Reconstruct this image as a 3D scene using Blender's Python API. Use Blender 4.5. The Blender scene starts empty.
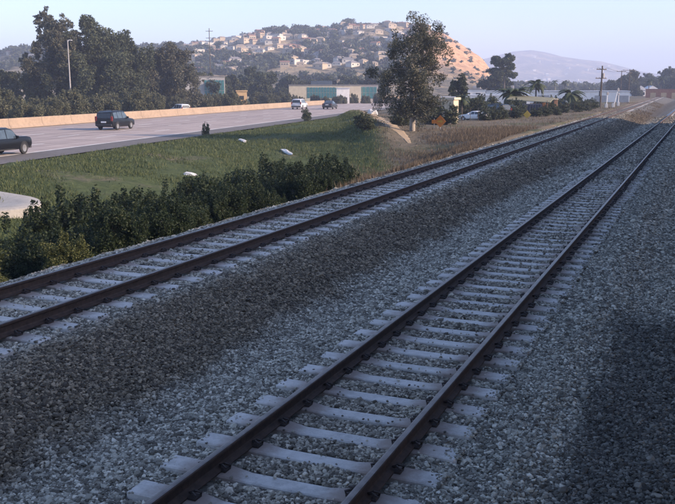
import bpy, bmesh, math, random
import numpy as np
from mathutils import Vector, Matrix

S = bpy.context.scene
R_ = math.radians
# ------------------------------------------------------------------ camera
CAM = Vector((0.0, 0.0, 3.39))
FPX, CX, CY = 850.0, 337.5, 252.0
PITCH, YAW = R_(10.92), R_(22.83)
cd = bpy.data.cameras.new('camera'); cam = bpy.data.objects.new('camera', cd)
S.collection.objects.link(cam); S.camera = cam
cam.location = CAM
cam.rotation_euler = (R_(90) - PITCH, 0, YAW)
cd.sensor_width = 36.0; cd.lens = FPX / 675.0 * 36.0
cd.clip_start = 0.05; cd.clip_end = 20000
# ------------------------------------------------------------------ sky, sun, exposure
SUN_EL, SUN_AZ = R_(20.5), R_(82.0)         # azimuth clockwise from +Y: the sun stands to the right
W = bpy.data.worlds.new('World'); S.world = W; W.use_nodes = True
wn, wl = W.node_tree.nodes, W.node_tree.links
sky = wn.new('ShaderNodeTexSky'); sky.sky_type = 'NISHITA'; sky.sun_disc = False
sky.sun_elevation = SUN_EL; sky.sun_rotation = SUN_AZ
sky.air_density = 1.0; sky.dust_density = 0.9; sky.ozone_density = 2.4; sky.altitude = 20
tint = wn.new('ShaderNodeMix'); tint.data_type = 'RGBA'; tint.blend_type = 'MULTIPLY'; tint.inputs[0].default_value = 1.0
tint.inputs[7].default_value = (1.0, 0.96, 1.05, 1); wl.new(sky.outputs[0], tint.inputs[6]); wl.new(tint.outputs[2], wn['Background'].inputs[0]); wn['Background'].inputs[1].default_value = 0.15
sd = bpy.data.lights.new('sun', 'SUN'); sun = bpy.data.objects.new('sun', sd); S.collection.objects.link(sun)
sd.energy = 4.3; sd.angle = R_(0.6); sd.color = (1.0, 0.77, 0.58)
sv = Vector((math.sin(SUN_AZ) * math.cos(SUN_EL), math.cos(SUN_AZ) * math.cos(SUN_EL), math.sin(SUN_EL)))
sun.rotation_euler = sv.to_track_quat('Z', 'Y').to_euler()
S.view_settings.view_transform = 'Standard'; S.view_settings.look = 'None'
S.view_settings.gamma = 1.0; S.view_settings.use_curve_mapping = False
S.view_settings.exposure = 1.0
S.render.engine = 'CYCLES'
S.cycles.use_denoising = True
S.cycles.max_bounces = 6; S.cycles.volume_bounces = 1
HAZE_DENSITY = 0.00048

# ------------------------------------------------------------------ helpers
C = S.collection
FH = Vector((-math.sin(YAW), math.cos(YAW), 0)); RT = Vector((math.cos(YAW), math.sin(YAW), 0))

def at(px, d, z=0.0):
    """ground point d metres ahead of the viewpoint, in the direction of photo column px"""
    depth = d * math.cos(PITCH) + (CAM.z - z) * math.sin(PITCH)
    p = FH * d + RT * ((px - CX) / FPX * depth)
    return Vector((p.x, p.y, z))

def zat(py, d):
    return CAM.z + d * math.tan(math.atan((CY - py) / FPX) - PITCH)

def obj(name, data, m=None, parent=None, loc=None):
    o = bpy.data.objects.new(name, data); C.objects.link(o)
    if m is not None:
        for mm in (m if isinstance(m, (list, tuple)) else [m]):
            if data.users <= 1 or len(data.materials) == 0: data.materials.append(mm)
    if parent: o.parent = parent
    if loc is not None: o.location = loc
    return o

def empty(name, loc=(0, 0, 0), rz=0.0):
    o = bpy.data.objects.new(name, None); C.objects.link(o)
    o.empty_display_size = 0.3; o.location = loc; o.rotation_euler = (0, 0, rz)
    return o

def tag(o, label=None, cat=None, group=None, kind=None):
    if label: o['label'] = label
    if cat: o['category'] = cat
    if group: o['group'] = group
    if kind: o['kind'] = kind
    return o

def copy_tree(o, parent=None):
    c = o.copy(); C.objects.link(c); c.parent = parent
    for ch in list(o.children): copy_tree(ch, c)
    return c

class MB:
    def __init__(s): s.v = []; s.f = []
    def add(s, vs, fs):
        n = len(s.v); s.v.extend([tuple(p) for p in vs]); s.f.extend([tuple(n + i for i in q) for q in fs]); return s
    def box(s, x0, x1, y0, y1, z0, z1, M=None):
        vs = [(x, y, z) for z in (z0, z1) for y in (y0, y1) for x in (x0, x1)]
        if M is not None: vs = [M @ Vector(p) for p in vs]
        return s.add(vs, [(0, 2, 3, 1), (4, 5, 7, 6), (0, 1, 5, 4), (2, 6, 7, 3), (0, 4, 6, 2), (1, 3, 7, 5)])
    def bbox(s, x0, x1, y0, y1, z0, z1, b):
        """box with chamfered vertical and top edges"""
        def ring(e, z): return [(x0+e+b, y0+e, z), (x1-e-b, y0+e, z), (x1-e, y0+e+b, z), (x1-e, y1-e-b, z), (x1-e-b, y1-e, z), (x0+e+b, y1-e, z), (x0+e, y1-e-b, z), (x0+e, y0+e+b, z)]
        r = ring(0, z0) + ring(0, z1-b) + ring(b, z1)
        fs = [tuple(reversed(range(8))), tuple(range(16, 24))]
        for k in (0, 8):
            for i in range(8): fs.append((k+i, k+(i+1) % 8, k+8+(i+1) % 8, k+8+i))
        return s.add(r, fs)
    def tube(s, pts, rad, n=6, cap=True):
        pts = [Vector(p) for p in pts]; base = len(s.v)
        for i, p in enumerate(pts):
            t = (pts[min(i+1, len(pts)-1)] - pts[max(i-1, 0)]).normalized()
            a = t.cross(Vector((0, 1, 0.13)) if abs(t.y) < 0.9 else Vector((1, 0, 0))).normalized(); b = t.cross(a)
            r = rad[i] if hasattr(rad, '__len__') else rad
            for k in range(n):
                w = 2*math.pi*k/n; s.v.append(tuple(p + a*(r*math.cos(w)) + b*(r*math.sin(w))))
        for i in range(len(pts)-1):
            for k in range(n):
                q = base+i*n; s.f.append((q+k, q+(k+1) % n, q+n+(k+1) % n, q+n+k))
        if cap:
            s.f.append(tuple(base+k for k in reversed(range(n)))); q = base+(len(pts)-1)*n; s.f.append(tuple(q+k for k in range(n)))
        return s
    def mesh(s, name, smooth=False, ang=35):
        me = bpy.data.meshes.new(name); me.from_pydata(s.v, [], s.f); me.update()
        if smooth:
            me.polygons.foreach_set('use_smooth', [True]*len(me.polygons)); me.set_sharp_from_angle(angle=R_(ang))
        return me
    def build(s, name, m, parent=None, loc=None, smooth=False, ang=35):
        return obj(name, s.mesh(name, smooth, ang), m, parent, loc)

def np_mesh(name, V, Fq):
    """fast mesh from arrays; Fq (n,k) faces of equal size"""
    me = bpy.data.meshes.new(name); V = np.asarray(V, np.float32); Fq = np.asarray(Fq, np.int32)
    n, k = Fq.shape
    me.vertices.add(len(V)); me.vertices.foreach_set('co', V.ravel())
    me.loops.add(n*k); me.loops.foreach_set('vertex_index', Fq.ravel())
    me.polygons.add(n); me.polygons.foreach_set('loop_start', np.arange(0, n*k, k, dtype=np.int32))
    me.update(calc_edges=True); me.validate()
    return me

# ------------------------------------------------------------------ materials
def mk(name):
    m = bpy.data.materials.new(name); m.use_nodes = True
    nt = m.node_tree; return m, nt.nodes, nt.links, nt.nodes['Principled BSDF']

def ramp(N, L, src, stops):
    r = N.new('ShaderNodeValToRGB'); e = r.color_ramp.elements
    while len(e) < len(stops): e.new(0.5)
    for el, (p, c) in zip(e, stops): el.position = p; el.color = (*c, 1)
    L.new(src, r.inputs[0]); return r.outputs[0]

def noise(N, L, vec, scale, detail=4, rough=0.6):
    n = N.new('ShaderNodeTexNoise'); n.inputs['Scale'].default_value = scale; n.inputs['Detail'].default_value = detail
    n.inputs['Roughness'].default_value = rough
    if vec is not None: L.new(vec, n.inputs['Vector'])
    return n.outputs['Fac']

def math_(N, L, op, a, b=None, clamp=False):
    n = N.new('ShaderNodeMath'); n.operation = op; n.use_clamp = clamp
    for i, q in enumerate((a, b)):
        if q is None: continue
        if isinstance(q, (int, float)): n.inputs[i].default_value = q
        else: L.new(q, n.inputs[i])
    return n.outputs[0]

def mix(N, L, fac, a, b, mode='MIX'):
    n = N.new('ShaderNodeMix'); n.data_type = 'RGBA'; n.blend_type = mode
    for sock, q in ((n.inputs[0], fac), (n.inputs[6], a), (n.inputs[7], b)):
        if isinstance(q, (int, float)): sock.default_value = q
        elif isinstance(q, tuple): sock.default_value = (*q, 1)
        else: L.new(q, sock)
    return n.outputs[2]

def smooth(N, L, v, a, b):
    n = N.new('ShaderNodeMapRange'); n.interpolation_type = 'SMOOTHSTEP'
    L.new(v, n.inputs[0]); n.inputs[1].default_value = a; n.inputs[2].default_value = b
    return n.outputs[0]

def bump(N, L, h, b, strength=0.5, dist=0.02):
    n = N.new('ShaderNodeBump'); n.inputs['Strength'].default_value = strength; n.inputs['Distance'].default_value = dist
    L.new(h, n.inputs['Height']); L.new(n.outputs[0], b.inputs['Normal'])

def pos(N):
    g = N.new('ShaderNodeNewGeometry'); return g

def simple(name, col, rough=0.8, var=0.25, scale=4.0, metal=0.0, bmp=0.0, coat=0.0):
    m, N, L, b = mk(name); g = pos(N)
    f = noise(N, L, g.outputs['Position'], scale, 5, 0.65)
    lo = tuple(c*(1-var) for c in col); hi = tuple(min(1, c*(1+var)) for c in col)
    L.new(ramp(N, L, f, [(0.3, lo), (0.7, hi)]), b.inputs['Base Color'])
    b.inputs['Roughness'].default_value = rough; b.inputs['Metallic'].default_value = metal
    if coat: b.inputs['Specular IOR Level'].default_value = 0.25; b.inputs['Coat Weight'].default_value = coat; b.inputs['Coat Roughness'].default_value = 0.05
    if bmp: bump(N, L, f, b, bmp, 0.03)
    return m

def leafmat(name, dark, light, third=None, trans=0.3, scale=0.5):
    m, N, L, b = mk(name); g = pos(N)
    f = noise(N, L, g.outputs['Position'], scale, 3)
    r = math_(N, L, 'ADD', math_(N, L, 'MULTIPLY', g.outputs['Random Per Island'], 0.6), math_(N, L, 'MULTIPLY', f, 0.4))
    st = [(0.2, dark), (0.72, light)]
    if third: st.append((0.9, third))
    c = ramp(N, L, r, st)
    L.new(c, b.inputs['Base Color']); b.inputs['Roughness'].default_value = 0.6; b.inputs['Specular IOR Level'].default_value = 0.25
    t = N.new('ShaderNodeBsdfTranslucent'); L.new(c, t.inputs[0])
    mx = N.new('ShaderNodeMixShader'); mx.inputs[0].default_value = trans
    L.new(b.outputs[0], mx.inputs[1]); L.new(t.outputs[0], mx.inputs[2]); L.new(mx.outputs[0], N['Material Output'].inputs[0])
    return m

def glassmat(name, col=(0.02, 0.025, 0.03), rough=0.06):
    m, N, L, b = mk(name); g = pos(N)
    f = noise(N, L, g.outputs['Position'], 3.0, 2)
    L.new(ramp(N, L, f, [(0.3, tuple(c*0.8 for c in col)), (0.7, tuple(c*1.2 for c in col))]), b.inputs['Base Color'])
    b.inputs['Roughness'].default_value = rough; b.inputs['Specular IOR Level'].default_value = 0.7
    return m

def ballast_colour(N, L, stone):
    """stone colour by its place: clean stone beside the rails, old brown-grey stone in bands along the line"""
    g = pos(N); sx = N.new('ShaderNodeSeparateXYZ'); L.new(g.outputs['Position'], sx.inputs[0])
    X, Y = sx.outputs[0], sx.outputs[1]
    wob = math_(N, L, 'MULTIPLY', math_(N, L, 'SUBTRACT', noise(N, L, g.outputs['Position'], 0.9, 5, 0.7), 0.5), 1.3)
    Xw = math_(N, L, 'ADD', X, wob)
    old = math_(N, L, 'MULTIPLY', smooth(N, L, Xw, -5.55, -5.95), smooth(N, L, Xw, -7.5, -6.9))
    far = smooth(N, L, Y, 25.0, 55.0)      # further along the whole strip is old stone
    old2 = math_(N, L, 'MULTIPLY', math_(N, L, 'MULTIPLY', smooth(N, L, Xw, -5.0, -5.6), smooth(N, L, Xw, -7.9, -7.4)), far)
    old = math_(N, L, 'MAXIMUM', old, math_(N, L, 'MULTIPLY', old2, 0.85))
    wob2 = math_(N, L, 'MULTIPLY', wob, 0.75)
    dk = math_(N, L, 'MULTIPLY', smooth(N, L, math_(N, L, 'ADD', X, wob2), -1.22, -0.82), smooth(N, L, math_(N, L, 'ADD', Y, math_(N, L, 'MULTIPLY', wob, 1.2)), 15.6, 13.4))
    c = mix(N, L, math_(N, L, 'MULTIPLY', old, 0.9), stone, mix(N, L, 1.0, stone, (0.50, 0.42, 0.335), 'MULTIPLY'))
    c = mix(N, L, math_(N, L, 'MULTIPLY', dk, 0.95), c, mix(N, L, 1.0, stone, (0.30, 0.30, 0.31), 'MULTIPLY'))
    far_dirt = math_(N, L, 'MULTIPLY', smooth(N, L, math_(N, L, 'ADD', Y, math_(N, L, 'MULTIPLY', wob, 14.0)), 80.0, 112.0), 0.5)
    c = mix(N, L, far_dirt, c, mix(N, L, 1.0, c, (0.52, 0.45, 0.37), 'MULTIPLY'))
    seam = math_(N, L, 'MULTIPLY', smooth(N, L, math_(N, L, 'ABSOLUTE', math_(N, L, 'ADD', X, 3.22)), 1.05, 0.6), 0.25)
    return mix(N, L, seam, c, mix(N, L, 1.0, c, (0.8, 0.66, 0.55), 'MULTIPLY'))

def stone_mat():
    m, N, L, b = mk('ballast_stone'); oi = N.new('ShaderNodeObjectInfo')
    c = ramp(N, L, oi.outputs['Random'], [(0.0, (0.075, 0.065, 0.050)), (0.30, (0.15, 0.134, 0.105)), (0.62, (0.285, 0.262, 0.209)), (0.88, (0.46, 0.428, 0.347)), (1.0, (0.66, 0.605, 0.495))])
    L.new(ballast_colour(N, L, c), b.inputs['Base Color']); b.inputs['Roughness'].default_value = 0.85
    return m

def bed_mat():
    m, N, L, b = mk('ballast_bed'); g = pos(N)
    v = N.new('ShaderNodeTexVoronoi'); v.inputs['Scale'].default_value = 17.0; L.new(g.outputs['Position'], v.inputs['Vector'])
    v2 = N.new('ShaderNodeTexVoronoi'); v2.inputs['Scale'].default_value = 6.0; L.new(g.outputs['Position'], v2.inputs['Vector'])
    sc = N.new('ShaderNodeSeparateColor'); L.new(v.outputs['Color'], sc.inputs[0])
    sc2 = N.new('ShaderNodeSeparateColor'); L.new(v2.outputs['Color'], sc2.inputs[0])
    r = math_(N, L, 'ADD', math_(N, L, 'MULTIPLY', sc.outputs[0], 0.6), math_(N, L, 'MULTIPLY', sc2.outputs[0], 0.4))
    c = ramp(N, L, r, [(0.1, (0.05, 0.046, 0.038)), (0.5, (0.15, 0.14, 0.12)), (0.95, (0.30, 0.285, 0.245))])
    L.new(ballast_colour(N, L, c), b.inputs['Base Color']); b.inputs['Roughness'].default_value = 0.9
    h = math_(N, L, 'SUBTRACT', 1.0, v.outputs['Distance']); bump(N, L, h, b, 1.0, 0.05)
    return m

def ground_mat():
    """dry soil and scrub, grown over with green weeds on the cutting between the line and the road"""
    m, N, L, b = mk('soil'); g = pos(N); P = g.outputs['Position']
    n1 = noise(N, L, P, 0.12, 6, 0.65); n2 = noise(N, L, P, 1.7, 5, 0.7)
    soil = ramp(N, L, n2, [(0.3, (0.10, 0.085, 0.06)), (0.7, (0.20, 0.165, 0.12))])
    weed = ramp(N, L, n2, [(0.3, (0.042, 0.058, 0.023)), (0.72, (0.095, 0.115, 0.046))])
    sx = N.new('ShaderNodeSeparateXYZ'); L.new(P, sx.inputs[0])
    wet = math_(N, L, 'MULTIPLY', smooth(N, L, sx.outputs[0], -12.5, -16.0), smooth(N, L, math_(N, L, 'ADD', math_(N, L, 'MULTIPLY', sx.outputs[1], 0.4), math_(N, L, 'MULTIPLY', sx.outputs[0], 0.917)), 5.0, 3.0))
    cov = math_(N, L, 'MULTIPLY', wet, smooth(N, L, n1, 0.30, 0.42))
    cov2 = math_(N, L, 'MULTIPLY', smooth(N, L, n1, 0.5, 0.62), 0.6)
    c = mix(N, L, math_(N, L, 'MAXIMUM', cov, cov2), soil, weed)
    L.new(c, b.inputs['Base Color']); b.inputs['Roughness'].default_value = 0.95; b.inputs['Specular IOR Level'].default_value = 0.1
    bump(N, L, n2, b, 0.8, 0.15)
    return m

def concrete(name, col, scale=6.0, streak=True, rough=0.85):
    m, N, L, b = mk(name); g = pos(N); P = g.outputs['Position']
    n1 = noise(N, L, P, scale, 6, 0.7); n2 = noise(N, L, P, scale*0.13, 4, 0.6); n3 = noise(N, L, P, scale*9, 2)
    f = math_(N, L, 'ADD', math_(N, L, 'MULTIPLY', n1, 0.45), math_(N, L, 'ADD', math_(N, L, 'MULTIPLY', n2, 0.35), math_(N, L, 'MULTIPLY', n3, 0.2)))
    L.new(ramp(N, L, f, [(0.34, tuple(c*0.62 for c in col)), (0.5, col), (0.68, tuple(min(1, c*1.25) for c in col))]), b.inputs['Base Color'])
    b.inputs['Roughness'].default_value = rough; bump(N, L, n1, b, 0.35, 0.01)
    return m

def road_mat():
    m, N, L, b = mk('road_concrete'); g = pos(N); P = g.outputs['Position']
    mp = N.new('ShaderNodeMapping'); mp.inputs['Rotation'].default_value = (0, 0, -math.atan(0.175)); L.new(P, mp.inputs[0])
    st = N.new('ShaderNodeMapping'); st.inputs['Scale'].default_value = (1.0, 0.03, 1.0); L.new(mp.outputs[0], st.inputs[0])
    n1 = noise(N, L, st.outputs[0], 0.8, 4, 0.6); n2 = noise(N, L, P, 0.35, 5, 0.7); n3 = noise(N, L, P, 30.0, 2)
    f = math_(N, L, 'ADD', math_(N, L, 'MULTIPLY', n1, 0.55), math_(N, L, 'ADD', math_(N, L, 'MULTIPLY', n2, 0.3), math_(N, L, 'MULTIPLY', n3, 0.15)))
    L.new(ramp(N, L, f, [(0.36, (0.23, 0.185, 0.165)), (0.5, (0.37, 0.30, 0.265)), (0.62, (0.47, 0.385, 0.34))]), b.inputs['Base Color'])
    b.inputs['Roughness'].default_value = 0.85; bump(N, L, n3, b, 0.2, 0.005)
    return m

def rust_mat():
    m, N, L, b = mk('rusty_steel'); g = pos(N); P = g.outputs['Position']
    n1 = noise(N, L, P, 14.0, 5, 0.7)
    L.new(ramp(N, L, n1, [(0.3, (0.028, 0.017, 0.012)), (0.6, (0.070, 0.041, 0.028)), (0.8, (0.115, 0.068, 0.045))]), b.inputs['Base Color'])
    b.inputs['Roughness'].default_value = 0.8; b.inputs['Metallic'].default_value = 0.2; bump(N, L, n1, b, 0.3, 0.004)
    return m

def railtop_mat():
    m, N, L, b = mk('worn_rail_top'); g = pos(N); P = g.outputs['Position']
    n1 = noise(N, L, P, 6.0, 4, 0.6)
    L.new(ramp(N, L, n1, [(0.3, (0.10, 0.08, 0.07)), (0.7, (0.20, 0.17, 0.155))]), b.inputs['Base Color'])
    b.inputs['Roughness'].default_value = 0.42; b.inputs['Metallic'].default_value = 0.7
    return m

M = {}
M['stone'] = stone_mat(); M['bed'] = bed_mat(); M['soil'] = ground_mat(); M['road'] = road_mat()
M['sleeper'] = concrete('sleeper_concrete', (0.49, 0.462, 0.425), 9.0)
def stain_sleeper(m):
    N, L = m.node_tree.nodes, m.node_tree.links; b = N['Principled BSDF']; src = b.inputs['Base Color'].links[0].from_socket
    tc = N.new('ShaderNodeTexCoord'); sx = N.new('ShaderNodeSeparateXYZ'); L.new(tc.outputs['Object'], sx.inputs[0])
    d = math_(N, L, 'ABSOLUTE', math_(N, L, 'SUBTRACT', math_(N, L, 'ABSOLUTE', sx.outputs[0]), 0.74))
    g = pos(N); n = noise(N, L, g.outputs['Position'], 5.0, 4, 0.7)
    f = math_(N, L, 'MULTIPLY', smooth(N, L, math_(N, L, 'ADD', d, math_(N, L, 'MULTIPLY', math_(N, L, 'SUBTRACT', n, 0.5), 0.35)), 0.46, 0.14), 0.8)
    L.new(mix(N, L, f, src, (0.17, 0.115, 0.085)), b.inputs['Base Color'])
stain_sleeper(M['sleeper'])
M['rust'] = rust_mat(); M['railtop'] = railtop_mat()
M['clip'] = simple('rail_clip_steel', (0.035, 0.024, 0.02), 0.75, 0.3, 30)
M['shoulder'] = concrete('shoulder_asphalt', (0.13, 0.115, 0.105), 3.0)
M['paint'] = concrete('white_road_paint', (0.72, 0.70, 0.66), 5.0)
M['barrier'] = concrete('barrier_concrete', (0.31, 0.228, 0.162), 2.5)
M['apron'] = concrete('drain_concrete', (0.33, 0.315, 0.285), 3.0)
M['dirt'] = concrete('dry_dirt', (0.36, 0.265, 0.165), 2.0)
M['bark'] = simple('brown_bark', (0.075, 0.06, 0.048), 0.9, 0.35, 5, bmp=0.6)
M['bark_pale'] = simple('pale_bark', (0.30, 0.26, 0.22), 0.85, 0.4, 3, bmp=0.4)
M['leaf_euc'] = leafmat('eucalyptus_leaf', (0.045, 0.050, 0.034), (0.135, 0.132, 0.088), (0.22, 0.175, 0.12))
M['leaf_dark'] = leafmat('dark_leaf', (0.032, 0.042, 0.026), (0.10, 0.112, 0.062))
M['leaf_olive'] = leafmat('olive_leaf', (0.035, 0.042, 0.020), (0.095, 0.10, 0.05))
M['leaf_shrub'] = leafmat('shrub_leaf', (0.013, 0.024, 0.011), (0.042, 0.060, 0.026), (0.085, 0.09, 0.045), scale=1.2)
M['leaf_yellow'] = leafmat('yellow_green_leaf', (0.04, 0.055, 0.018), (0.12, 0.125, 0.045), scale=1.2)
M['leaf_palm'] = leafmat('palm_frond', (0.025, 0.035, 0.016), (0.07, 0.085, 0.035), trans=0.15)
M['leaf_oleander'] = leafmat('grey_green_leaf', (0.055, 0.064, 0.038), (0.15, 0.15, 0.085), (0.24, 0.20, 0.12))
M['grass'] = leafmat('green_grass', (0.05, 0.068, 0.025), (0.115, 0.138, 0.053), (0.18, 0.165, 0.085), scale=0.35)
M['drygrass'] = leafmat('dry_grass', (0.085, 0.064, 0.043), (0.19, 0.145, 0.098), (0.30, 0.235, 0.16), scale=0.4)
M['glass'] = glassmat('tinted_glass')
M['glass_blue'] = glassmat('blue_tinted_glass', (0.05, 0.07, 0.09), 0.05)
M['teal'] = glassmat('teal_glass', (0.04, 0.155, 0.165), 0.2)
M['rubber'] = simple('tyre_rubber', (0.018, 0.018, 0.019), 0.85, 0.2, 20)
M['rim'] = simple('alloy_rim', (0.35, 0.35, 0.36), 0.4, 0.1, 10, metal=0.7)
M['trim'] = simple('black_plastic', (0.02, 0.02, 0.022), 0.55, 0.2, 10)
M['lamp_red'] = simple('red_lamp_lens', (0.16, 0.012, 0.01), 0.25, 0.1, 10)
M['lamp_clear'] = simple('clear_lamp_lens', (0.7, 0.7, 0.68), 0.2, 0.1, 10)
M['plate'] = simple('white_plate', (0.7, 0.7, 0.7), 0.5, 0.05, 10)
M['chrome'] = simple('chrome', (0.5, 0.5, 0.52), 0.25, 0.05, 5, metal=0.9)
def paint(n, col): return simple(n, col, 0.35, 0.06, 1.5, metal=0.0, coat=0.08)
M['car_black'] = paint('black_paint', (0.004, 0.0045, 0.006)); M['car_navy'] = paint('navy_paint', (0.014, 0.018, 0.03))
M['car_silver'] = paint('silver_paint', (0.50, 0.51, 0.54)); M['car_grey'] = paint('charcoal_paint', (0.03, 0.034, 0.042))
M['car_white'] = paint('white_paint', (0.78, 0.78, 0.78))
M['wood'] = simple('weathered_wood', (0.075, 0.055, 0.042), 0.9, 0.3, 6, bmp=0.4)
M['galv'] = simple('galvanised_steel', (0.45, 0.45, 0.46), 0.5, 0.15, 4, metal=0.5)
M['wire'] = simple('black_wire', (0.02, 0.02, 0.02), 0.7, 0.1, 5)
M['white_wall'] = simple('white_painted_wall', (0.80, 0.76, 0.72), 0.85, 0.12, 0.8)
M['grey_wall'] = simple('grey_painted_wall', (0.36, 0.34, 0.33), 0.85, 0.12, 0.8)
M['cream_wall'] = simple('cream_stucco', (0.55, 0.47, 0.35), 0.9, 0.12, 1.0)
M['tan_wall'] = simple('tan_stucco', (0.58, 0.38, 0.20), 0.9, 0.12, 1.5)
M['metal_roof'] = simple('pale_metal_roof', (0.55, 0.55, 0.57), 0.5, 0.12, 0.6)
M['roof_tile'] = simple('red_roof_tile', (0.26, 0.13, 0.085), 0.9, 0.25, 1.0)
M['roof_grey'] = simple('grey_shingle_roof', (0.22, 0.20, 0.19), 0.9, 0.25, 1.0)
M['roof_tan'] = simple('tan_shingle_roof', (0.34, 0.27, 0.20), 0.9, 0.25, 1.0)
M['orange_sign'] = simple('orange_sign_face', (0.72, 0.24, 0.03), 0.5, 0.08, 3)
M['yellow_sign'] = simple('yellow_sign_face', (0.70, 0.42, 0.05), 0.5, 0.08, 3)
M['black_print'] = simple('black_print', (0.02, 0.02, 0.02), 0.6, 0.1, 5)
M['orange_wood'] = simple('orange_painted_wood', (0.30, 0.15, 0.08), 0.8, 0.2, 5)
M['awning'] = simple('yellow_canvas', (0.20, 0.19, 0.12), 0.9, 0.15, 3)
M['red_brick'] = simple('red_brown_panel', (0.36, 0.15, 0.08), 0.85, 0.2, 2)
M['blue_box'] = simple('dark_blue_panel', (0.02, 0.026, 0.05), 0.6, 0.2, 3)
M['bag'] = simple('white_plastic', (0.58, 0.57, 0.55), 0.5, 0.1, 6)
M['train_body'] = simple('silver_train_panel', (0.42, 0.43, 0.44), 0.4, 0.06, 1.0, metal=0.6)
M['train_stripe'] = simple('blue_stripe', (0.05, 0.10, 0.22), 0.5, 0.06, 1.0)

# ------------------------------------------------------------------ terrain
def ss(a, b, x):
    t = np.clip((np.asarray(x, float)-a)/(b-a), 0, 1); return t*t*(3-2*t)
ROAD_Z = -0.61
def xedge(Y): return -28.2 - 0.175*np.asarray(Y, float)       # outer edge of the near shoulder
def far_x(Y):
    Y = np.asarray(Y, float); q = np.clip(Y, 0, 90); return -8.68 - 0.000095*q*q - 0.0165*np.clip(Y-90, 0, None)
def near_x(Y): return -3.26 + 0.0036*np.clip(np.asarray(Y, float), 0, 120)
def wav(X, Y, s, ph=0.0):
    return np.sin(X*s+ph+1.7*np.sin(Y*s*0.7))*np.sin(Y*s*1.1+ph*2.1+1.3*np.sin(X*s*0.6))
def ground_z(X, Y):
    X = np.asarray(X, float); Y = np.asarray(Y, float)
    xe = xedge(Y); fx = far_x(Y)
    # cutting: shoulder of the far track -> ditch -> road verge
    foot = fx - 2.3
    w = np.clip((foot - X)/np.maximum(foot - xe, 1), 0, 1)
    ditch = -0.05 - 1.75*ss(0, 0.22, w) + 1.15*ss(0.42, 1.0, w)
    # further on, a yard level with the line; the bank falls to it behind the dirt strip
    k = ss(46, 66, Y + 0.55*(X + 18.0))
    yard = -0.15 + 0.25*ss(-45, -18, X) - 0.55*ss(0.75, 1.0, w)
    z = ditch*(1-k) + yard*k
    z = np.where(X > foot, -0.55, z)
    s_ = (X + 35)*0.917 + (Y - 94)*0.4
    z = z + 0.75*np.exp(-((s_+1.6)/1.7)**2)*ss(52, 62, Y)*ss(140, 118, Y)
    under = ss(0.0, 1.2, xe - X)
    z = z*(1-under) + (-0.95)*under
    z = z + 0.07*wav(X, Y, 0.9)*(X < foot) + 0.03*wav(X, Y, 2.3, 1.0)*(X < foot)
    return z

def grid(xs, ys, zf):
    X, Y = np.meshgrid(xs, ys); Z = zf(X, Y)
    V = np.stack([X, Y, Z], -1).reshape(-1, 3); nx, ny = len(xs), len(ys)
    i = np.arange(ny-1)[:, None]*nx + np.arange(nx-1)[None, :]
    Fq = np.stack([i, i+1, i+nx+1, i+nx], -1).reshape(-1, 4)
    return V, Fq
xs = np.concatenate([[-4300, -3000, -2000, -1300, -800, -500, -350, -250, -180, -140, -110], np.arange(-100, -50, 2.5), np.arange(-50, -9, 0.55), [-8, -4, 0, 5, 12, 30, 80, 200, 600, 1500, 3000, 4300]])
ys = np.concatenate([[-4300, -2000, -800, -300, -100, -40, -15], np.arange(-5, 140, 0.8), np.arange(140, 200, 4), [210, 250, 320, 400, 550, 800, 1200, 2000, 3000, 4300]])
V, Fq = grid(xs, ys, ground_z)
me = np_mesh('ground', V, Fq); me.polygons.foreach_set('use_smooth', [True]*len(me.polygons))
tag(obj('ground', me, M['soil']), 'dry soil and weedy ground around the railway and road', kind='structure')

# ballast bed
def bed_z(X, Y):
    X = np.asarray(X, float); Y = np.asarray(Y, float)
    nx, fx = near_x(Y), far_x(Y)
    z = np.full(np.broadcast(X, Y).shape, -0.232)
    z = z - 0.16*ss(1.75, 2.6, X - nx)*(1 - 0.0)
    z = np.where(X < nx - 1.5, -0.235 - 0.14*ss(1.5, 2.4, nx - X), z)
    up = ss(3.6 + 1.2*ss(40, 90, Y), 1.35, X - fx)
    z = np.where(X < nx - 1.5, np.maximum(z, z*(1-up) + 0.245*up), z)
    z = np.where(X < fx - 1.4, 0.245 - 0.10*ss(1.4, 1.9, fx - X) - 1.2*ss(1.85, 3.6, fx - X), z)
    pile = ss(-1.25, -0.75, X)*ss(15.0, 13.2, Y)*ss(0.9, 0.0, X)
    crib = ss(28, 62, Y)*0.042*((np.abs(X - nx) < 1.5) | (np.abs(X - fx) < 1.45))
    return z + crib + 0.07*pile + 0.018*wav(X, Y, 2.1) + 0.012*wav(X, Y, 5.3, 0.7)
us = np.concatenate([np.linspace(-3.6, 0, 22)])
bx = np.concatenate([np.linspace(-3.4, 2.6, 44)])    # offsets from far track
def bedgrid():
    ys = np.concatenate([np.arange(-40, 4, 4), np.arange(4, 60, 0.45), np.arange(60, 120, 2.0), np.arange(120, 701, 10)])
    T = np.concatenate([np.linspace(0, 0.42, 46), np.linspace(0.42, 1.0, 46)[1:]])
    Yg = np.repeat(ys[:, None], len(T), 1)
    L0 = far_x(Yg) - 3.5; R0 = np.full_like(Yg, 6.0)
    Xg = np.where(T[None, :] < 0.42, L0 + (T[None, :]/0.42)*(far_x(Yg)+2.9 - L0), far_x(Yg)+2.9 + ((T[None, :]-0.42)/0.58)*(R0 - far_x(Yg) - 2.9))
    Z = bed_z(Xg, Yg); n = len(T); m = len(ys)
    V = np.stack([Xg, Yg, Z], -1).reshape(-1, 3)
    i = np.arange(m-1)[:, None]*n + np.arange(n-1)[None, :]
    return V, np.stack([i, i+1, i+n+1, i+n], -1).reshape(-1, 4)
V, Fq = bedgrid(); me = np_mesh('ballast_bed', V, Fq); me.polygons.foreach_set('use_smooth', [True]*len(me.polygons))
tag(obj('ballast_bed', me, M['bed']), 'grey crushed stone bed under both railway tracks', kind='structure')

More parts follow.
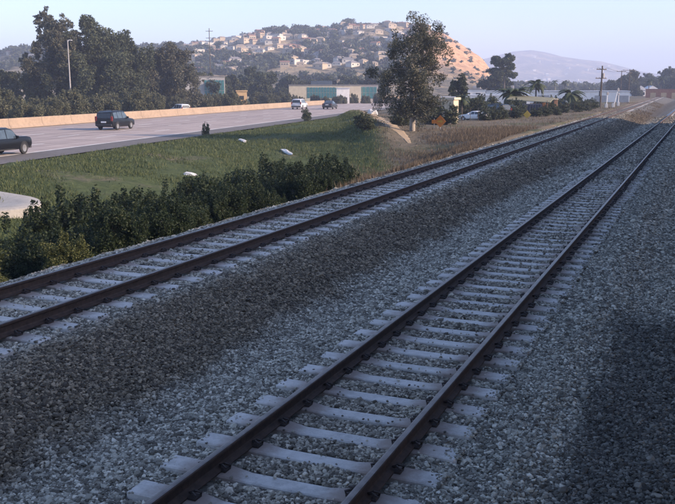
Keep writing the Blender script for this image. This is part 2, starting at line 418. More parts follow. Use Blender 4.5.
# ------------------------------------------------------------------ tracks
SP = 0.61
def rail_profile():
    h = [(0.075, -0.172), (0.075, -0.160), (0.022, -0.142), (0.010, -0.125), (0.009, -0.055), (0.020, -0.042), (0.037, -0.036), (0.038, -0.012), (0.030, -0.003), (0.014, 0.0)]
    return h + [(-a, z) for a, z in reversed(h)]
PROF = rail_profile()
def rail_mesh(xf, off, z0, name):
    ys = np.concatenate([np.arange(-30, 100, 2.0), np.arange(100, 700, 8.0)]); n = len(PROF); V = []
    for y in ys:
        x = float(xf(y)) + off
        for a, b in PROF: V.append((x+a, y, z0+b))
    F = []; top = []
    for i in range(len(ys)-1):
        for k in range(n):
            F.append((i*n+k, i*n+(k+1) % n, (i+1)*n+(k+1) % n, (i+1)*n+k)); top.append(1 if k in (8, 9, 10) else 0)
    me = bpy.data.meshes.new(name); me.from_pydata(V, [], F); me.materials.append(M['rust']); me.materials.append(M['railtop'])
    me.polygons.foreach_set('material_index', top); me.update(); return me
def sleeper_mesh():
    mb = MB(); st = []
    for x, w, z in ((-1.30, 0.115, -0.195), (-1.27, 0.135, -0.178), (-0.62, 0.130, -0.176), (-0.40, 0.105, -0.198), (0.40, 0.105, -0.198), (0.62, 0.130, -0.176), (1.27, 0.135, -0.178), (1.30, 0.115, -0.195)):
        st.append([(x, -w-0.02, -0.40), (x, -w, z-0.012), (x, -w+0.014, z), (x, w-0.014, z), (x, w, z-0.012), (x, w+0.02, -0.40)])
    V = [p for s in st for p in s]; F = [(0, 1, 2, 3, 4, 5), tuple(reversed(range(42, 48)))]
    for i in range(7):
        for k in range(5): F.append((i*6+k, i*6+6+k, i*6+7+k, i*6+1+k))
    return mb.add(V, F).mesh('sleeper')
def clip_mesh():
    mb = MB()
    mb.box(-0.045, 0.035, -0.055, 0.055, -0.18, -0.155)
    mb.tube([(-0.035, -0.05, -0.16), (-0.05, -0.045, -0.13), (0.0, -0.02, -0.115), (0.045, 0.0, -0.135), (0.0, 0.025, -0.115), (-0.05, 0.05, -0.13)], 0.014, 5)
    return mb.mesh('rail_clip')
SLP, CLP = sleeper_mesh(), clip_mesh(); SLP.materials.append(M['sleeper']); CLP.materials.append(M['clip'])
def joined(me_src, mats, name):
    n = len(me_src.vertices); co = np.empty(n*3, np.float32); me_src.vertices.foreach_get('co', co); co = co.reshape(-1, 3)
    faces = [tuple(p.vertices) for p in me_src.polygons]; V = []; F = []
    for k, mt in enumerate(mats):
        A = np.array(mt.to_3x3()); V.append(co @ A.T + np.array(mt.translation)); F += [tuple(i + k*n for i in f) for f in faces]
    me = bpy.data.meshes.new(name); me.from_pydata(np.concatenate(V).tolist(), [], F); me.update(); return me
SLEEP = []      # footprint list for the stones
def track(label, xf, z0, y_first, n_single, n_clip, y_end, seed):
    rng = random.Random(seed)
    t = tag(empty('railway_track', (0, 0, 0)), label, 'track', 'railway tracks')
    for off in (-0.7535, 0.7535): obj('rail', rail_mesh(xf, off, z0, 'rail'), None, t)
    far = []; clips = []; y = y_first; i = 0
    while y < y_end:
        yy = y + rng.uniform(-0.008, 0.008); rz = rng.uniform(-0.012, 0.012); zz = z0 + rng.uniform(-0.004, 0.0)
        slope = float(xf(yy+1) - xf(yy))
        mt = Matrix.Translation((float(xf(yy)) + rng.uniform(-0.03, 0.03), yy, zz)) @ Matrix.Rotation(-slope + rz, 4, 'Z')
        SLEEP.append((mt.translation.x, yy, zz))
        if i < n_single:
            s = obj('sleeper', SLP, None, t); s.matrix_local = mt
            if i < n_clip:
                for ox in (-0.7535, 0.7535):
                    for sd_ in (-1, 1):
                        c = obj('rail_clip', CLP, None, s); c.location = (ox + sd_*0.098, 0, 0); c.rotation_euler = (0, 0, 0 if sd_ < 0 else math.pi)
        else: far.append(mt)
        if n_clip <= i < n_clip + 90:
            for ox in (-0.7535, 0.7535):
                for sd_ in (-1, 1): clips.append(mt @ Matrix.Translation((ox + sd_*0.098, 0, 0)) @ Matrix.Rotation(0 if sd_ < 0 else math.pi, 4, 'Z'))
        y += SP; i += 1
    o = obj('distant_sleepers', joined(SLP, far, 'distant_sleepers'), M['sleeper'], t); o['kind'] = 'stuff'
    o = obj('distant_rail_clips', joined(CLP, clips, 'distant_rail_clips'), M['clip'], t); o['kind'] = 'stuff'
    return t
track('rusty railway track nearest the viewer on concrete sleepers, running from bottom edge to far right', near_x, 0.0, 4.1, 190, 36, 330, 1)
track('rusty railway track farther from viewer, beside the dark green bushes', far_x, 0.475, 6.2, 180, 24, 330, 2)

# loose stones: thousands of single crushed rocks on the bed
def stones():
    rng = np.random.default_rng(7)
    pts = []; sc = []
    def zone(y0, y1, dens, size):
        A = (y1-y0)*13.5; n = int(A*dens)
        Y = rng.uniform(y0, y1, n); X = rng.uniform(-12.9, 0.6, n) + (far_x(Y)+8.68)*(0.4)
        # keep what the viewer (or one a few steps aside) can see
        d = X*FH.x + Y*FH.y; l = X*RT.x + Y*RT.y
        keep = (np.abs(l) < d*0.44 + 2.0)
        pts.append(np.stack([X[keep], Y[keep]], 1)); sc.append(size*np.exp(rng.normal(0, 0.28, keep.sum())))
    zone(4.5, 12, 3200, 0.0168); zone(12, 20, 2100, 0.0195); zone(20, 34, 1000, 0.0255); zone(34, 60, 400, 0.034); zone(60, 120, 190, 0.036)
    P = np.concatenate(pts); s = np.concatenate(sc)
    X, Y = P[:, 0], P[:, 1]; ok = np.ones(len(P), bool)
    for xf, z0, y0 in ((near_x, 0, 4.1), (far_x, 0.475, 6.2)):
        dx = np.abs(X - xf(Y)); ph = (Y - y0 + SP/2) % SP - SP/2
        edge = 0.140 + rng.normal(0, 0.010, len(P))
        strew = (rng.random(len(P)) < 0.005)
        endx = 1.33 + rng.normal(0, 0.05, len(P)) - (0.16*((X - xf(Y)) > 0) if z0 == 0 else 0)*rng.random(len(P))
        on = (dx < endx) & (np.abs(ph) < edge) & ~strew
        rail = np.abs(dx - 0.7535) < 0.10
        ok &= ~on & ~rail
        s[(dx < 1.28) & (np.abs(ph) < 0.14)] *= 0.7
    X, Y, s = X[ok], Y[ok], s[ok]
    Z = bed_z(X, Y) + s*0.35 + rng.uniform(-0.006, 0.012, len(X))
    for xf, z0, y0 in ((near_x, 0, 4.1), (far_x, 0.475, 6.2)):
        ph = (Y - y0 + SP/2) % SP - SP/2
        on = (np.abs(X - xf(Y)) < 1.30) & (np.abs(ph) < 0.135)
        Z[on] = np.maximum(Z[on], z0 - 0.185 + s[on]*0.3)
    me = bpy.data.meshes.new('ballast_stones'); me.vertices.add(len(X))
    me.vertices.foreach_set('co', np.stack([X, Y, Z], 1).astype(np.float32).ravel())
    a = me.attributes.new('size', 'FLOAT', 'POINT'); a.data.foreach_set('value', s.astype(np.float32))
    return me
so = obj('ballast_stones', stones(), None)
tag(so, 'loose grey crushed stones between and around the rails', kind='stuff')
def rock(seed):
    rng = random.Random(seed); bm = bmesh.new(); bmesh.ops.create_icosphere(bm, subdivisions=1, radius=1.0)
    for v in bm.verts: v.co *= rng.uniform(0.72, 1.2)
    for v in bm.verts: v.co.x *= 1.25; v.co.z *= 0.72
    return bm
def stone_nodes():
    ng = bpy.data.node_groups.new('stone_scatter', 'GeometryNodeTree')
    ng.interface.new_socket('Geometry', in_out='INPUT', socket_type='NodeSocketGeometry'); ng.interface.new_socket('Geometry', in_out='OUTPUT', socket_type='NodeSocketGeometry')
    N, L = ng.nodes, ng.links
    gi, go = N.new('NodeGroupInput'), N.new('NodeGroupOutput')
    inst = N.new('GeometryNodeInstanceOnPoints')
    g2i = N.new('GeometryNodeGeometryToInstance')
    for k in range(4):
        ico = N.new('GeometryNodeMeshIcoSphere'); ico.inputs['Subdivisions'].default_value = 1; ico.inputs['Radius'].default_value = 1.0
        nz = N.new('ShaderNodeTexNoise'); nz.noise_dimensions = '4D'; nz.inputs['W'].default_value = 3.7*k + 1; nz.inputs['Scale'].default_value = 1.6
        sub = N.new('ShaderNodeVectorMath'); sub.operation = 'SUBTRACT'; sub.inputs[1].default_value = (0.5, 0.5, 0.5)
        scl = N.new('ShaderNodeVectorMath'); scl.operation = 'SCALE'; scl.inputs['Scale'].default_value = 2.2
        L.new(nz.outputs['Color'], sub.inputs[0]); L.new(sub.outputs[0], scl.inputs[0])
        sp = N.new('GeometryNodeSetPosition'); L.new(ico.outputs['Mesh'], sp.inputs['Geometry']); L.new(scl.outputs[0], sp.inputs['Offset'])
        tr = N.new('GeometryNodeTransform'); tr.inputs['Scale'].default_value = (1.25, 0.95, 0.72); L.new(sp.outputs[0], tr.inputs['Geometry'])
        sm = N.new('GeometryNodeSetMaterial'); sm.inputs['Material'].default_value = M['stone']; L.new(tr.outputs[0], sm.inputs['Geometry'])
        L.new(sm.outputs[0], g2i.inputs[0])
    L.new(gi.outputs[0], inst.inputs['Points']); L.new(g2i.outputs[0], inst.inputs['Instance']); inst.inputs['Pick Instance'].default_value = True
    rv = N.new('FunctionNodeRandomValue'); rv.data_type = 'FLOAT_VECTOR'; rv.inputs[0].default_value = (-0.6, -0.6, 0); rv.inputs[1].default_value = (0.6, 0.6, 6.283)
    L.new(rv.outputs[0], inst.inputs['Rotation'])
    na = N.new('GeometryNodeInputNamedAttribute'); na.data_type = 'FLOAT'; na.inputs['Name'].default_value = 'size'
    L.new(na.outputs[0], inst.inputs['Scale']); L.new(inst.outputs[0], go.inputs[0])
    return ng
md = so.modifiers.new('scatter', 'NODES'); md.node_group = stone_nodes()
so.data.materials.append(M['stone'])

# ------------------------------------------------------------------ motorway
RD = math.atan(0.175)
def rp(s, y): # s metres left of the shoulder edge, measured square to the road
    return float(xedge(y)) - s/math.cos(RD)
def strip(name, s0, s1, z, m, y0=-60, y1=330, step=10, thick=0.0):
    ys = np.arange(y0, y1+0.1, step); V = []; F = []
    for y in ys: V += [(rp(s0, y), y, z), (rp(s1, y), y, z)]
    for i in range(len(ys)-1): F.append((2*i, 2*i+2, 2*i+3, 2*i+1))
    return MB().add(V, F).build(name, m)
ROADW = 24.4
tag(strip('road', 0.0, ROADW, ROAD_Z - 0.006, M['shoulder']), 'dark asphalt shoulders of the motorway', kind='structure')
tag(strip('road_lanes', 3.2, ROADW-1.9, ROAD_Z - 0.001, M['road']), 'pale pinkish concrete lanes of the motorway', kind='structure')
tag(strip('edge_line', 3.0, 3.24, ROAD_Z + 0.004, M['paint']), 'white painted edge line of the motorway', kind='structure')
tag(strip('median_line', ROADW-2.1, ROADW-1.95, ROAD_Z + 0.004, M['yellow_sign']), 'yellow painted line along the median', kind='structure')
mb = MB()
for lane in (1, 2, 3, 4):
    s = 3.2 + lane*(ROADW-5.1)/5
    y = -20
    while y < 320:
        a = y; b = y + 3.4
        mb.add([(rp(s, a), a, ROAD_Z+0.004), (rp(s, b), b, ROAD_Z+0.004), (rp(s+0.2, b), b, ROAD_Z+0.004), (rp(s+0.2, a), a, ROAD_Z+0.004)], [(0, 1, 2, 3)])
        y += 11.0
tag(mb.build('lane_markings', M['paint']), 'white dashed lane markings on the motorway', kind='structure')
mb = MB(); y = -20.0
while y < 200:
    mb.add([(rp(3.3, y), y, ROAD_Z+0.003), (rp(ROADW-2.2, y), y + (ROADW-5.5)*0.17, ROAD_Z+0.003), (rp(ROADW-2.2, y), y + (ROADW-5.5)*0.17 + 0.09, ROAD_Z+0.003), (rp(3.3, y), y + 0.09, ROAD_Z+0.003)], [(0, 3, 2, 1)]); y += 4.6
for s_ in (5.1, 9.0, 12.9, 16.7, 20.3):
    for w_ in (-0.75, 0.75):
        for y in np.arange(-20, 200, 20.0): mb.add([(rp(s_+w_, y), y, ROAD_Z+0.002), (rp(s_+w_+0.05, y), y, ROAD_Z+0.002), (rp(s_+w_+0.05, y+20), y+20, ROAD_Z+0.002), (rp(s_+w_, y+20), y+20, ROAD_Z+0.002)], [(0, 3, 2, 1)])
tag(mb.build('road_joints', M['shoulder']), 'dark sealed joints across the motorway slabs', kind='structure')
# median barrier in cast segments
bar = tag(empty('median_barrier', (0, 0, 0)), 'long tan concrete median barrier along the far side of the motorway', 'barrier')
bm_prof = [(-0.36, 0), (-0.36, 0.08), (-0.18, 0.34), (-0.10, 0.98), (-0.08, 1.0), (0.08, 1.0), (0.10, 0.98), (0.18, 0.34), (0.36, 0.08), (0.36, 0)]
def seg_mesh(L_):
    V = [(x, 0, z) for x, z in bm_prof] + [(x, L_, z) for x, z in bm_prof]; n = len(bm_prof)
    F = [tuple(range(n)), tuple(reversed(range(n, 2*n)))] + [(k, n+k, n+(k+1) % n, (k+1) % n) for k in range(n)]
    return MB().add(V, F).mesh('barrier_segment')
SEG = seg_mesh(5.96); SEG.materials.append(M['barrier'])
y = -10.0
while y < 330:
    s = obj('barrier_segment', SEG, None, bar); s.location = (rp(ROADW-0.5, y), y, ROAD_Z-0.004); s.rotation_euler = (0, 0, RD); y += 6.0*math.cos(RD)

# ------------------------------------------------------------------ foliage
def leaf_quads(cen, a, b, rng, up=0.0):
    n = len(cen); u = rng.normal(size=(n, 3)); u[:, 2] *= (1-up); u /= np.linalg.norm(u, axis=1)[:, None]
    w = rng.normal(size=(n, 3)); v = np.cross(u, w); v /= np.linalg.norm(v, axis=1)[:, None]
    a = np.asarray(a)*np.exp(rng.normal(0, 0.25, n)); b = np.asarray(b)*np.exp(rng.normal(0, 0.25, n))
    V = np.stack([cen - u*a[:, None], cen + v*b[:, None], cen + u*a[:, None], cen - v*b[:, None]], 1).reshape(-1, 3)
    return V, np.arange(4*n).reshape(-1, 4)

def crown_pts(clumps, per, rng):
    out = []
    for c, r in clumps:
        n = max(8, int(per*(r[0]*r[1]*r[2])**0.667))
        d = rng.normal(size=(n, 3)); d /= np.linalg.norm(d, axis=1)[:, None]
        rad = rng.random(n)**0.45
        out.append(np.asarray(c) + d*rad[:, None]*np.asarray(r))
    return np.concatenate(out)

def tree_meshes(seed, h, w, style, leaf, per):
    """returns trunk mesh, crown mesh for a tree of height h and crown width w"""
    rng = np.random.default_rng(seed); mb = MB(); clumps = []
    lean = rng.uniform(-0.06, 0.06, 2)*h
    bole = {'full': 0.09, 'euc': 0.30, 'oak': 0.18, 'pine': 0.5, 'column': 0.1}[style]*h
    top = h*{'full': 0.80, 'euc': 0.86, 'oak': 0.62, 'pine': 0.9, 'column': 0.85}[style]
    r0 = 0.022*h + 0.05
    path = [(lean[0]*t**1.5 + 0.015*h*math.sin(5*t+seed), lean[1]*t**1.5 + 0.012*h*math.cos(4*t+seed), top*t) for t in np.linspace(0, 1, 7)]
    path[0] = (0, 0, -0.3)
    mb.tube(path, [r0*(1-0.82*t) for t in np.linspace(0, 1, 7)], 7)
    P = np.array(path)
    def onaxis(z): 
        return np.array([np.interp(z, P[:, 2], P[:, 0]), np.interp(z, P[:, 2], P[:, 1]), z])
    nb = {'full': 38, 'euc': 18, 'oak': 12, 'pine': 14, 'column': 14}[style]
    for i in range(nb):
        t = (i + rng.uniform(0.1, 0.9))/nb; z0 = bole + (top-bole)*t*0.95
        s = onaxis(z0); ang = i*2.4 + rng.uniform(-0.5, 0.5)
        if style == 'full':
            reach = w*0.5*(0.40+0.62*math.sin(math.pi*(0.18+0.70*t)))*rng.uniform(0.4, 1.1); rise = h*(rng.uniform(-0.03, 0.10) + 0.10*max(0, t-0.6)*rng.random()/0.4)
        elif style == 'euc':
            reach = w*0.5*(0.55 + 0.6*math.sin(math.pi*min(1, 0.22+0.8*t)))*rng.uniform(0.6, 1.1); rise = h*rng.uniform(0.05, 0.20)
        elif style == 'oak':
            reach = w*0.5*rng.uniform(0.45, 0.85)*(1-0.35*t); rise = (h-top)*rng.uniform(0.3, 0.95)*(0.5+0.6*t)
        elif style == 'pine':
            reach = w*0.5*rng.uniform(0.5, 1.0); rise = h*rng.uniform(0.0, 0.08)
        else:
            reach = w*0.5*rng.uniform(0.3, 0.7)*(1.1-0.8*t); rise = h*rng.uniform(0.03, 0.12)
        e = s + np.array([math.cos(ang)*reach, math.sin(ang)*reach, rise])
        m_ = (s+e)/2 + np.array([0, 0, -0.04*reach]) + rng.normal(0, 0.03*h*0.3, 3)
        mb.tube([s, m_, e], [r0*0.34*(1-0.5*t), r0*0.2, r0*0.07], 5)
        if style in ('euc', 'full'):
            for q in range(3 if style == 'euc' else 5):
                c = (m_ + (e-m_)*rng.uniform(0.25, 1.1) if style == 'euc' else s + (e-s)*rng.uniform(0.3, 1.1)) + rng.normal(0, 0.05*w, 3); r = w*(rng.uniform(0.065, 0.13) if style == 'euc' else rng.uniform(0.05, 0.105)); clumps.append((c, (r, r, r*rng.uniform(0.75, 1.35))))
        elif style == 'oak':
            for q in range(3):
                c = s + (e-s)*rng.uniform(0.6, 1.05) + rng.normal(0, 0.05*w, 3); r = w*rng.uniform(0.11, 0.19); clumps.append((c, (r, r, r*0.8)))
        elif style == 'pine':
            for q in range(2):
                c = s + (e-s)*rng.uniform(0.55, 1.05); r = w*rng.uniform(0.12, 0.2); clumps.append((c, (r, r, r*0.5)))
        else:
            for q in range(2):
                c = s + (e-s)*rng.uniform(0.5, 1.05); r = w*rng.uniform(0.14, 0.22); clumps.append((c, (r, r, r*1.1)))
    if style in ('euc', 'column', 'full'):
        for q in range(4):
            c = P[-1] + rng.normal(0, 0.06*w, 3) + np.array([0, 0, (h-top)*rng.uniform(0.2, 0.75)]); r = w*rng.uniform(0.07, 0.13); clumps.append((c, (r, r, r)))
    # small outlying tufts so the outline is ragged
    base = list(clumps)
    for c, r in base:
        for q in range(3):
            dd = rng.normal(size=3); dd /= np.linalg.norm(dd); f = r[0]*rng.uniform(0.22, 0.4)
            clumps.append((np.asarray(c)+dd*np.asarray(r)*rng.uniform(0.9, 1.35), (f, f, f)))
    cen = crown_pts(clumps, per, rng)
    V, F = leaf_quads(cen, leaf, leaf*0.42, rng)
    k = cen[:, 2].max()
    return mb.mesh('trunk', True, 60), np_mesh('crown', V, F)

def tree(name, label, loc, h, w, style, leafm, bark, leaf, per, seed, group=None, meshes=None, rz=0.0, scale=None, cat='tree'):
    t = tag(empty(name, loc, rz), label, cat, group)
    tm, cm = meshes or tree_meshes(seed, h, w, style, leaf, per)
    if len(tm.materials) == 0: tm.materials.append(M[bark])
    if len(cm.materials) == 0: cm.materials.append(M[leafm])
    obj('trunk', tm, None, t); obj('crown', cm, None, t)
    if scale: t.scale = scale
    return t

def bush_meshes(seed, w, h, leaf, per):
    rng = np.random.default_rng(seed); mb = MB(); cl = []
    for i in range(9):
        a = i*2.4 + rng.uniform(-.4, .4); r = w*0.5*rng.uniform(0.15, 0.8); hh = h*rng.uniform(0.5, 0.92)*(1 - 0.35*(r/(w*0.5))**2)
        e = np.array([math.cos(a)*r, math.sin(a)*r, hh]); mb.tube([(0, 0, -0.25), e*0.5+np.array([0, 0, 0.05]), e], [0.035, 0.022, 0.008], 4)
        for f in (1.0, 0.62, 0.34):
            q = w*rng.uniform(0.13, 0.22); cl.append((e*np.array([1.0, 1.0, f]) + rng.normal(0, 0.05*w, 3), (q, q, q*0.85)))
    # thin shoots that break the outline
    for i in range(18):
        a = rng.uniform(0, 6.28); r = w*0.5*rng.uniform(0.1, 0.95); cl.append((np.array([math.cos(a)*r, math.sin(a)*r, h*rng.uniform(0.7, 1.15)*(1-0.3*(r/(w*.5))**2)]), (0.05*w, 0.05*w, 0.13*w)))
    cen = crown_pts(cl, per, rng); cen[:, 2] = np.abs(cen[:, 2])
    V, F = leaf_quads(cen, leaf, leaf*0.5, rng)
    return mb.mesh('stems', True, 60), np_mesh('foliage', V, F)
def bush(name, label, loc, meshes, stem, leafm, group, rz, sc):
    t = tag(empty(name, loc, rz), label, 'bush', group); t.scale = sc
    a, b = meshes
    if len(a.materials) == 0: a.materials.append(M[stem])
    if len(b.materials) == 0: b.materials.append(M[leafm])
    obj('stems', a, None, t); obj('foliage', b, None, t); return t

# dark bushes in the ditch beside the far track
rng = random.Random(11)
BM = [bush_meshes(100+i, 2.4, 1.7, 0.043, 4600) for i in range(5)]
BMY = [bush_meshes(130+i, 2.2, 1.5, 0.043, 4200) for i in range(2)]
ORD = ['first', 'second', 'third', 'fourth', 'fifth', 'sixth', 'seventh', 'eighth', 'ninth', 'tenth', 'eleventh', 'twelfth', 'thirteenth', 'fourteenth', 'fifteenth', 'sixteenth', 'seventeenth', 'eighteenth', 'nineteenth', 'twentieth', 'twenty-first', 'twenty-second', 'twenty-third', 'twenty-fourth', 'twenty-fifth', 'twenty-sixth', 'twenty-seventh', 'twenty-eighth', 'twenty-ninth', 'thirtieth']
rows = [(-12.9, 0.62, 1.6), (-14.6, 0.95, 1.7), (-16.6, 1.10, 1.9)]
bi = 0
for ri, (x0, hs, stp) in enumerate(rows):
    y = 8.0 + ri*2.0; cnt = {}
    while y < (31.5, 34.5, 36.0)[ri]:
        x = x0 + rng.uniform(-0.4, 0.4); yy = y + rng.uniform(-0.4, 0.4)
        k = hs*rng.uniform(0.68, 1.15)
        z = float(ground_z(x, yy)) - 0.05
        if ri < 2 and y < 15.0 and rng.random() < 0.8:
            bush('trackside_bush', f'yellow-green bush at the left edge, {ORD[cnt.setdefault(0, 0)]} from left in the ' + ('front row', 'second row')[ri], (x, yy, z), BMY[bi % 2], 'bark', 'leaf_yellow', 'yellow-green bushes at the left edge', rng.uniform(0, 6.28), (k, k, k*0.95))
        else:
            bush('trackside_bush', ('low dark green bush along the gravel edge, ', 'dark green bush in the middle row by the track, ', 'tall dark bush at the foot of the bank, ')[ri] + ORD[cnt.setdefault(1, 0)] + ' from left in its row', (x, yy, z), BM[bi % 5], 'bark', 'leaf_shrub', ('front row of trackside bushes', 'middle row of trackside bushes', 'rear row of trackside bushes')[ri], rng.uniform(0, 6.28), (k*1.05, k*1.05, k))
        q = 0 if (0 in cnt and C.objects[-1].parent.get('group', '').startswith('yellow')) else 1; cnt[q] = cnt.get(q, 0)+1
        bi += 1; y += stp*rng.uniform(0.6, 1.05)

# blades: green weeds on the bank, dry brown grass farther on
def blades(name, X, Y, hmin, hmax, wd, seed, m, label, lean=0.35):
    rng = np.random.default_rng(seed); n = len(X); Z = ground_z(X, Y) - 0.02
    h = rng.uniform(hmin, hmax, n); a = rng.uniform(0, 6.28, n); l = rng.normal(0, lean, (n, 2))*h[:, None]
    dx, dy = np.cos(a)*wd, np.sin(a)*wd
    V = np.stack([np.stack([X-dx, Y-dy, Z], 1), np.stack([X+dx, Y+dy, Z], 1), np.stack([X+l[:, 0], Y+l[:, 1], Z+h], 1)], 1).reshape(-1, 3)
    o = obj(name, np_mesh(name, V, np.arange(3*n).reshape(-1, 3)), m); tag(o, label, 'grass', kind='stuff'); return o
g = np.random.default_rng(3)
n = 190000; Y = g.uniform(14, 128, n); T = g.random(n); X = np.asarray(xedge(Y)) + 0.3 + T*(-15.0 - np.asarray(xedge(Y)))
keep = ((X+35)*0.917+(Y-94)*0.4 < -1.7 + g.normal(0, 0.5, n)) & ((wav(X, Y, 0.35) + 0.6*wav(X, Y, 0.8, 2.0) + g.normal(0, 0.3, n)) > -0.38)
d = X*FH.x + Y*FH.y; l = X*RT.x + Y*RT.y; keep &= np.abs(l) < d*0.44+3
blades('bank_grass', X[keep], Y[keep], 0.06, 0.24, 0.028, 4, M['grass'], 'short green weeds and grass covering the bank below the motorway')
n = 90000; Y = g.uniform(28, 95, n); X = np.asarray(far_x(Y)) - 2.9 - np.abs(g.normal(0, 3.2, n)) - 0.2
keep = (g.random(n) < np.clip((Y-27)/8, 0, 1)) & (X > -21) & (((X+35)*0.917+(Y-94)*0.4 > 1.6) | (Y < 56)) & (g.random(n) < np.clip((74-Y)/14, 0.04, 1)) & ((wav(X, Y, 0.5, 2.0)+g.normal(0, 0.3, n)) > -0.35)
blades('dry_grass', X[keep], Y[keep], 0.10, 0.36, 0.02, 5, M['drygrass'], 'dry brown grass growing beside the far track', 0.25)

n = 9000; Y = g.uniform(86, 210, n); X = np.asarray(far_x(Y)) + np.where(g.random(n) < 0.55, g.uniform(1.7, 3.9, n), -g.uniform(1.8, 7.5, n))
keep = (wav(X, Y, 0.25, 1.0) + g.normal(0, 0.4, n)) > 0.1; X, Y = X[keep], Y[keep]
ow = blades('trackside_weeds', X, Y, 0.08, 0.3, 0.03, 15, M['drygrass'], 'sparse dry weeds growing between the tracks in the distance', 0.3)
co = np.empty(len(X)*9, np.float32); ow.data.vertices.foreach_get('co', co); co = co.reshape(-1, 3, 3)
co[:, :, 2] += (np.maximum(bed_z(X, Y), ground_z(X, Y)) - ground_z(X, Y))[:, None]; ow.data.vertices.foreach_set('co', co.ravel()); ow.data.update()
# dirt strip running down the end of the bank
def dirt_path():
    ctr = [(-52.0, 133.0), (-45.5, 116.0), (-36.5, 96.0), (-28.5, 78.0), (-22.8, 65.5), (-20.0, 60.5), (-18.4, 57.0)]; wd = [3.2, 3.4, 3.2, 2.7, 1.5, 0.6, 0.1]
    V = []; F = []; rr = random.Random(4); n = 48
    for i in range(n):
        t = i/(n-1)*(len(ctr)-1); k = min(int(t), len(ctr)-2); f = t-k
        p = Vector(ctr[k]).lerp(Vector(ctr[k+1]), f); w = wd[k]*(1-f)+wd[k+1]*f
        for j in range(7):
            u = (j/6-0.5)*w*1.25; x = p.x + u*0.92 + rr.uniform(-0.22, 0.22)*(j in (0, 6)); y = p.y + u*0.25
            V.append((x, y, float(ground_z(x, y)) + (0.035 if 0 < j < 6 and 1 < i < n-3 else -0.08)))
    for i in range(n-1):
        for j in range(6): F.append((i*7+j, i*7+j+1, i*7+8+j, i*7+7+j))
    return MB().add(V, F).build('dirt_path', M['dirt'], smooth=True)
tag(dirt_path(), 'sunlit strip of bare dry dirt running down the end of the bank', kind='structure')
n = 2400; t = g.random(n)**0.7; sg = np.where(g.random(n) < .5, -1, 1); X = -52 + t*36 + sg*1.5*.917 + g.normal(0, .6, n); Y = 133 - t*82 + sg*1.5*.4 + g.normal(0, .6, n)
blades('straw_grass', X, Y, 0.06, 0.26, 0.03, 8, M['drygrass'], 'straw coloured grass tufts along the bare dirt strip')

# concrete drain apron
def apron():
    out = [(-29.2, 24.0), (-25.6, 23.2), (-24.0, 24.6), (-23.9, 26.2), (-24.9, 27.4), (-26.6, 28.0), (-29.0, 28.0)]
    n = 28; P = []
    for i in range(n):
        t = i/n*len(out); k = int(t); f = t-k; a, b, c, d = [Vector(out[(k+q-1) % len(out)]) for q in range(4)]
        P.append(0.5*((2*b)+(-a+c)*f+(2*a-5*b+4*c-d)*f*f+(-a+3*b-3*c+d)*f**3))
    ctr = sum(P, Vector((0, 0)))/n; V = []; F = []
    for s, dz in ((1.0, -0.35), (1.0, 0.20), (0.965, 0.25), (0.6, 0.21), (0.25, 0.14)):
        for p in P:
            q = ctr + (p-ctr)*s; V.append((q.x, q.y, -1.38 + dz + 0.12*(q.x+24)/-4))
    for r in range(4):
        for i in range(n): F.append((r*n+i, r*n+(i+1) % n, r*n+n+(i+1) % n, r*n+n+i))
    F.append(tuple(4*n+i for i in range(n)))
    return MB().add(V, F).build('drain_apron', M['apron'], smooth=True, ang=40)
tag(apron(), 'rounded pale concrete drain apron at the left edge behind the bushes', 'drain')

# litter
def litter(loc, sx, sy, sz, seed, rz, label):
    bm = bmesh.new(); bmesh.ops.create_icosphere(bm, subdivisions=2, radius=0.5); rr = random.Random(seed)
    for v in bm.verts:
        v.co *= rr.uniform(0.7, 1.25); v.co.x *= sx; v.co.y *= sy; v.co.z = max(v.co.z*sz, -0.05)
    me = bpy.data.meshes.new('plastic_bag'); bm.to_mesh(me); bm.free()
    o = obj('plastic_bag', me, M['bag']); o.location = loc; o.rotation_euler = (0, 0.12, rz); tag(o, label, 'litter', 'white litter on the bank')
def gl(x, y, dz=0.0): return (x, y, float(ground_z(x, y)) + dz)
litter(gl(-26.2, 40.8, .06), 0.8, 0.4, 0.22, 1, 0.4, 'small white plastic litter on the bank nearest the bushes')
litter(gl(-33.4, 59.8, .08), 1.1, 0.4, 0.25, 2, -0.5, 'white crumpled litter on the grass just below the motorway shoulder')
litter(gl(-27.6, 56.0, .08), 2.1, 0.42, 0.25, 3, -0.75, 'long flat white sheet lying lengthwise in the middle of the bank')
litter(gl(-29.2, 78.0, .3), 1.0, 0.8, 0.9, 4, 0.2, 'bulky pale bag at the foot of the dirt strip')

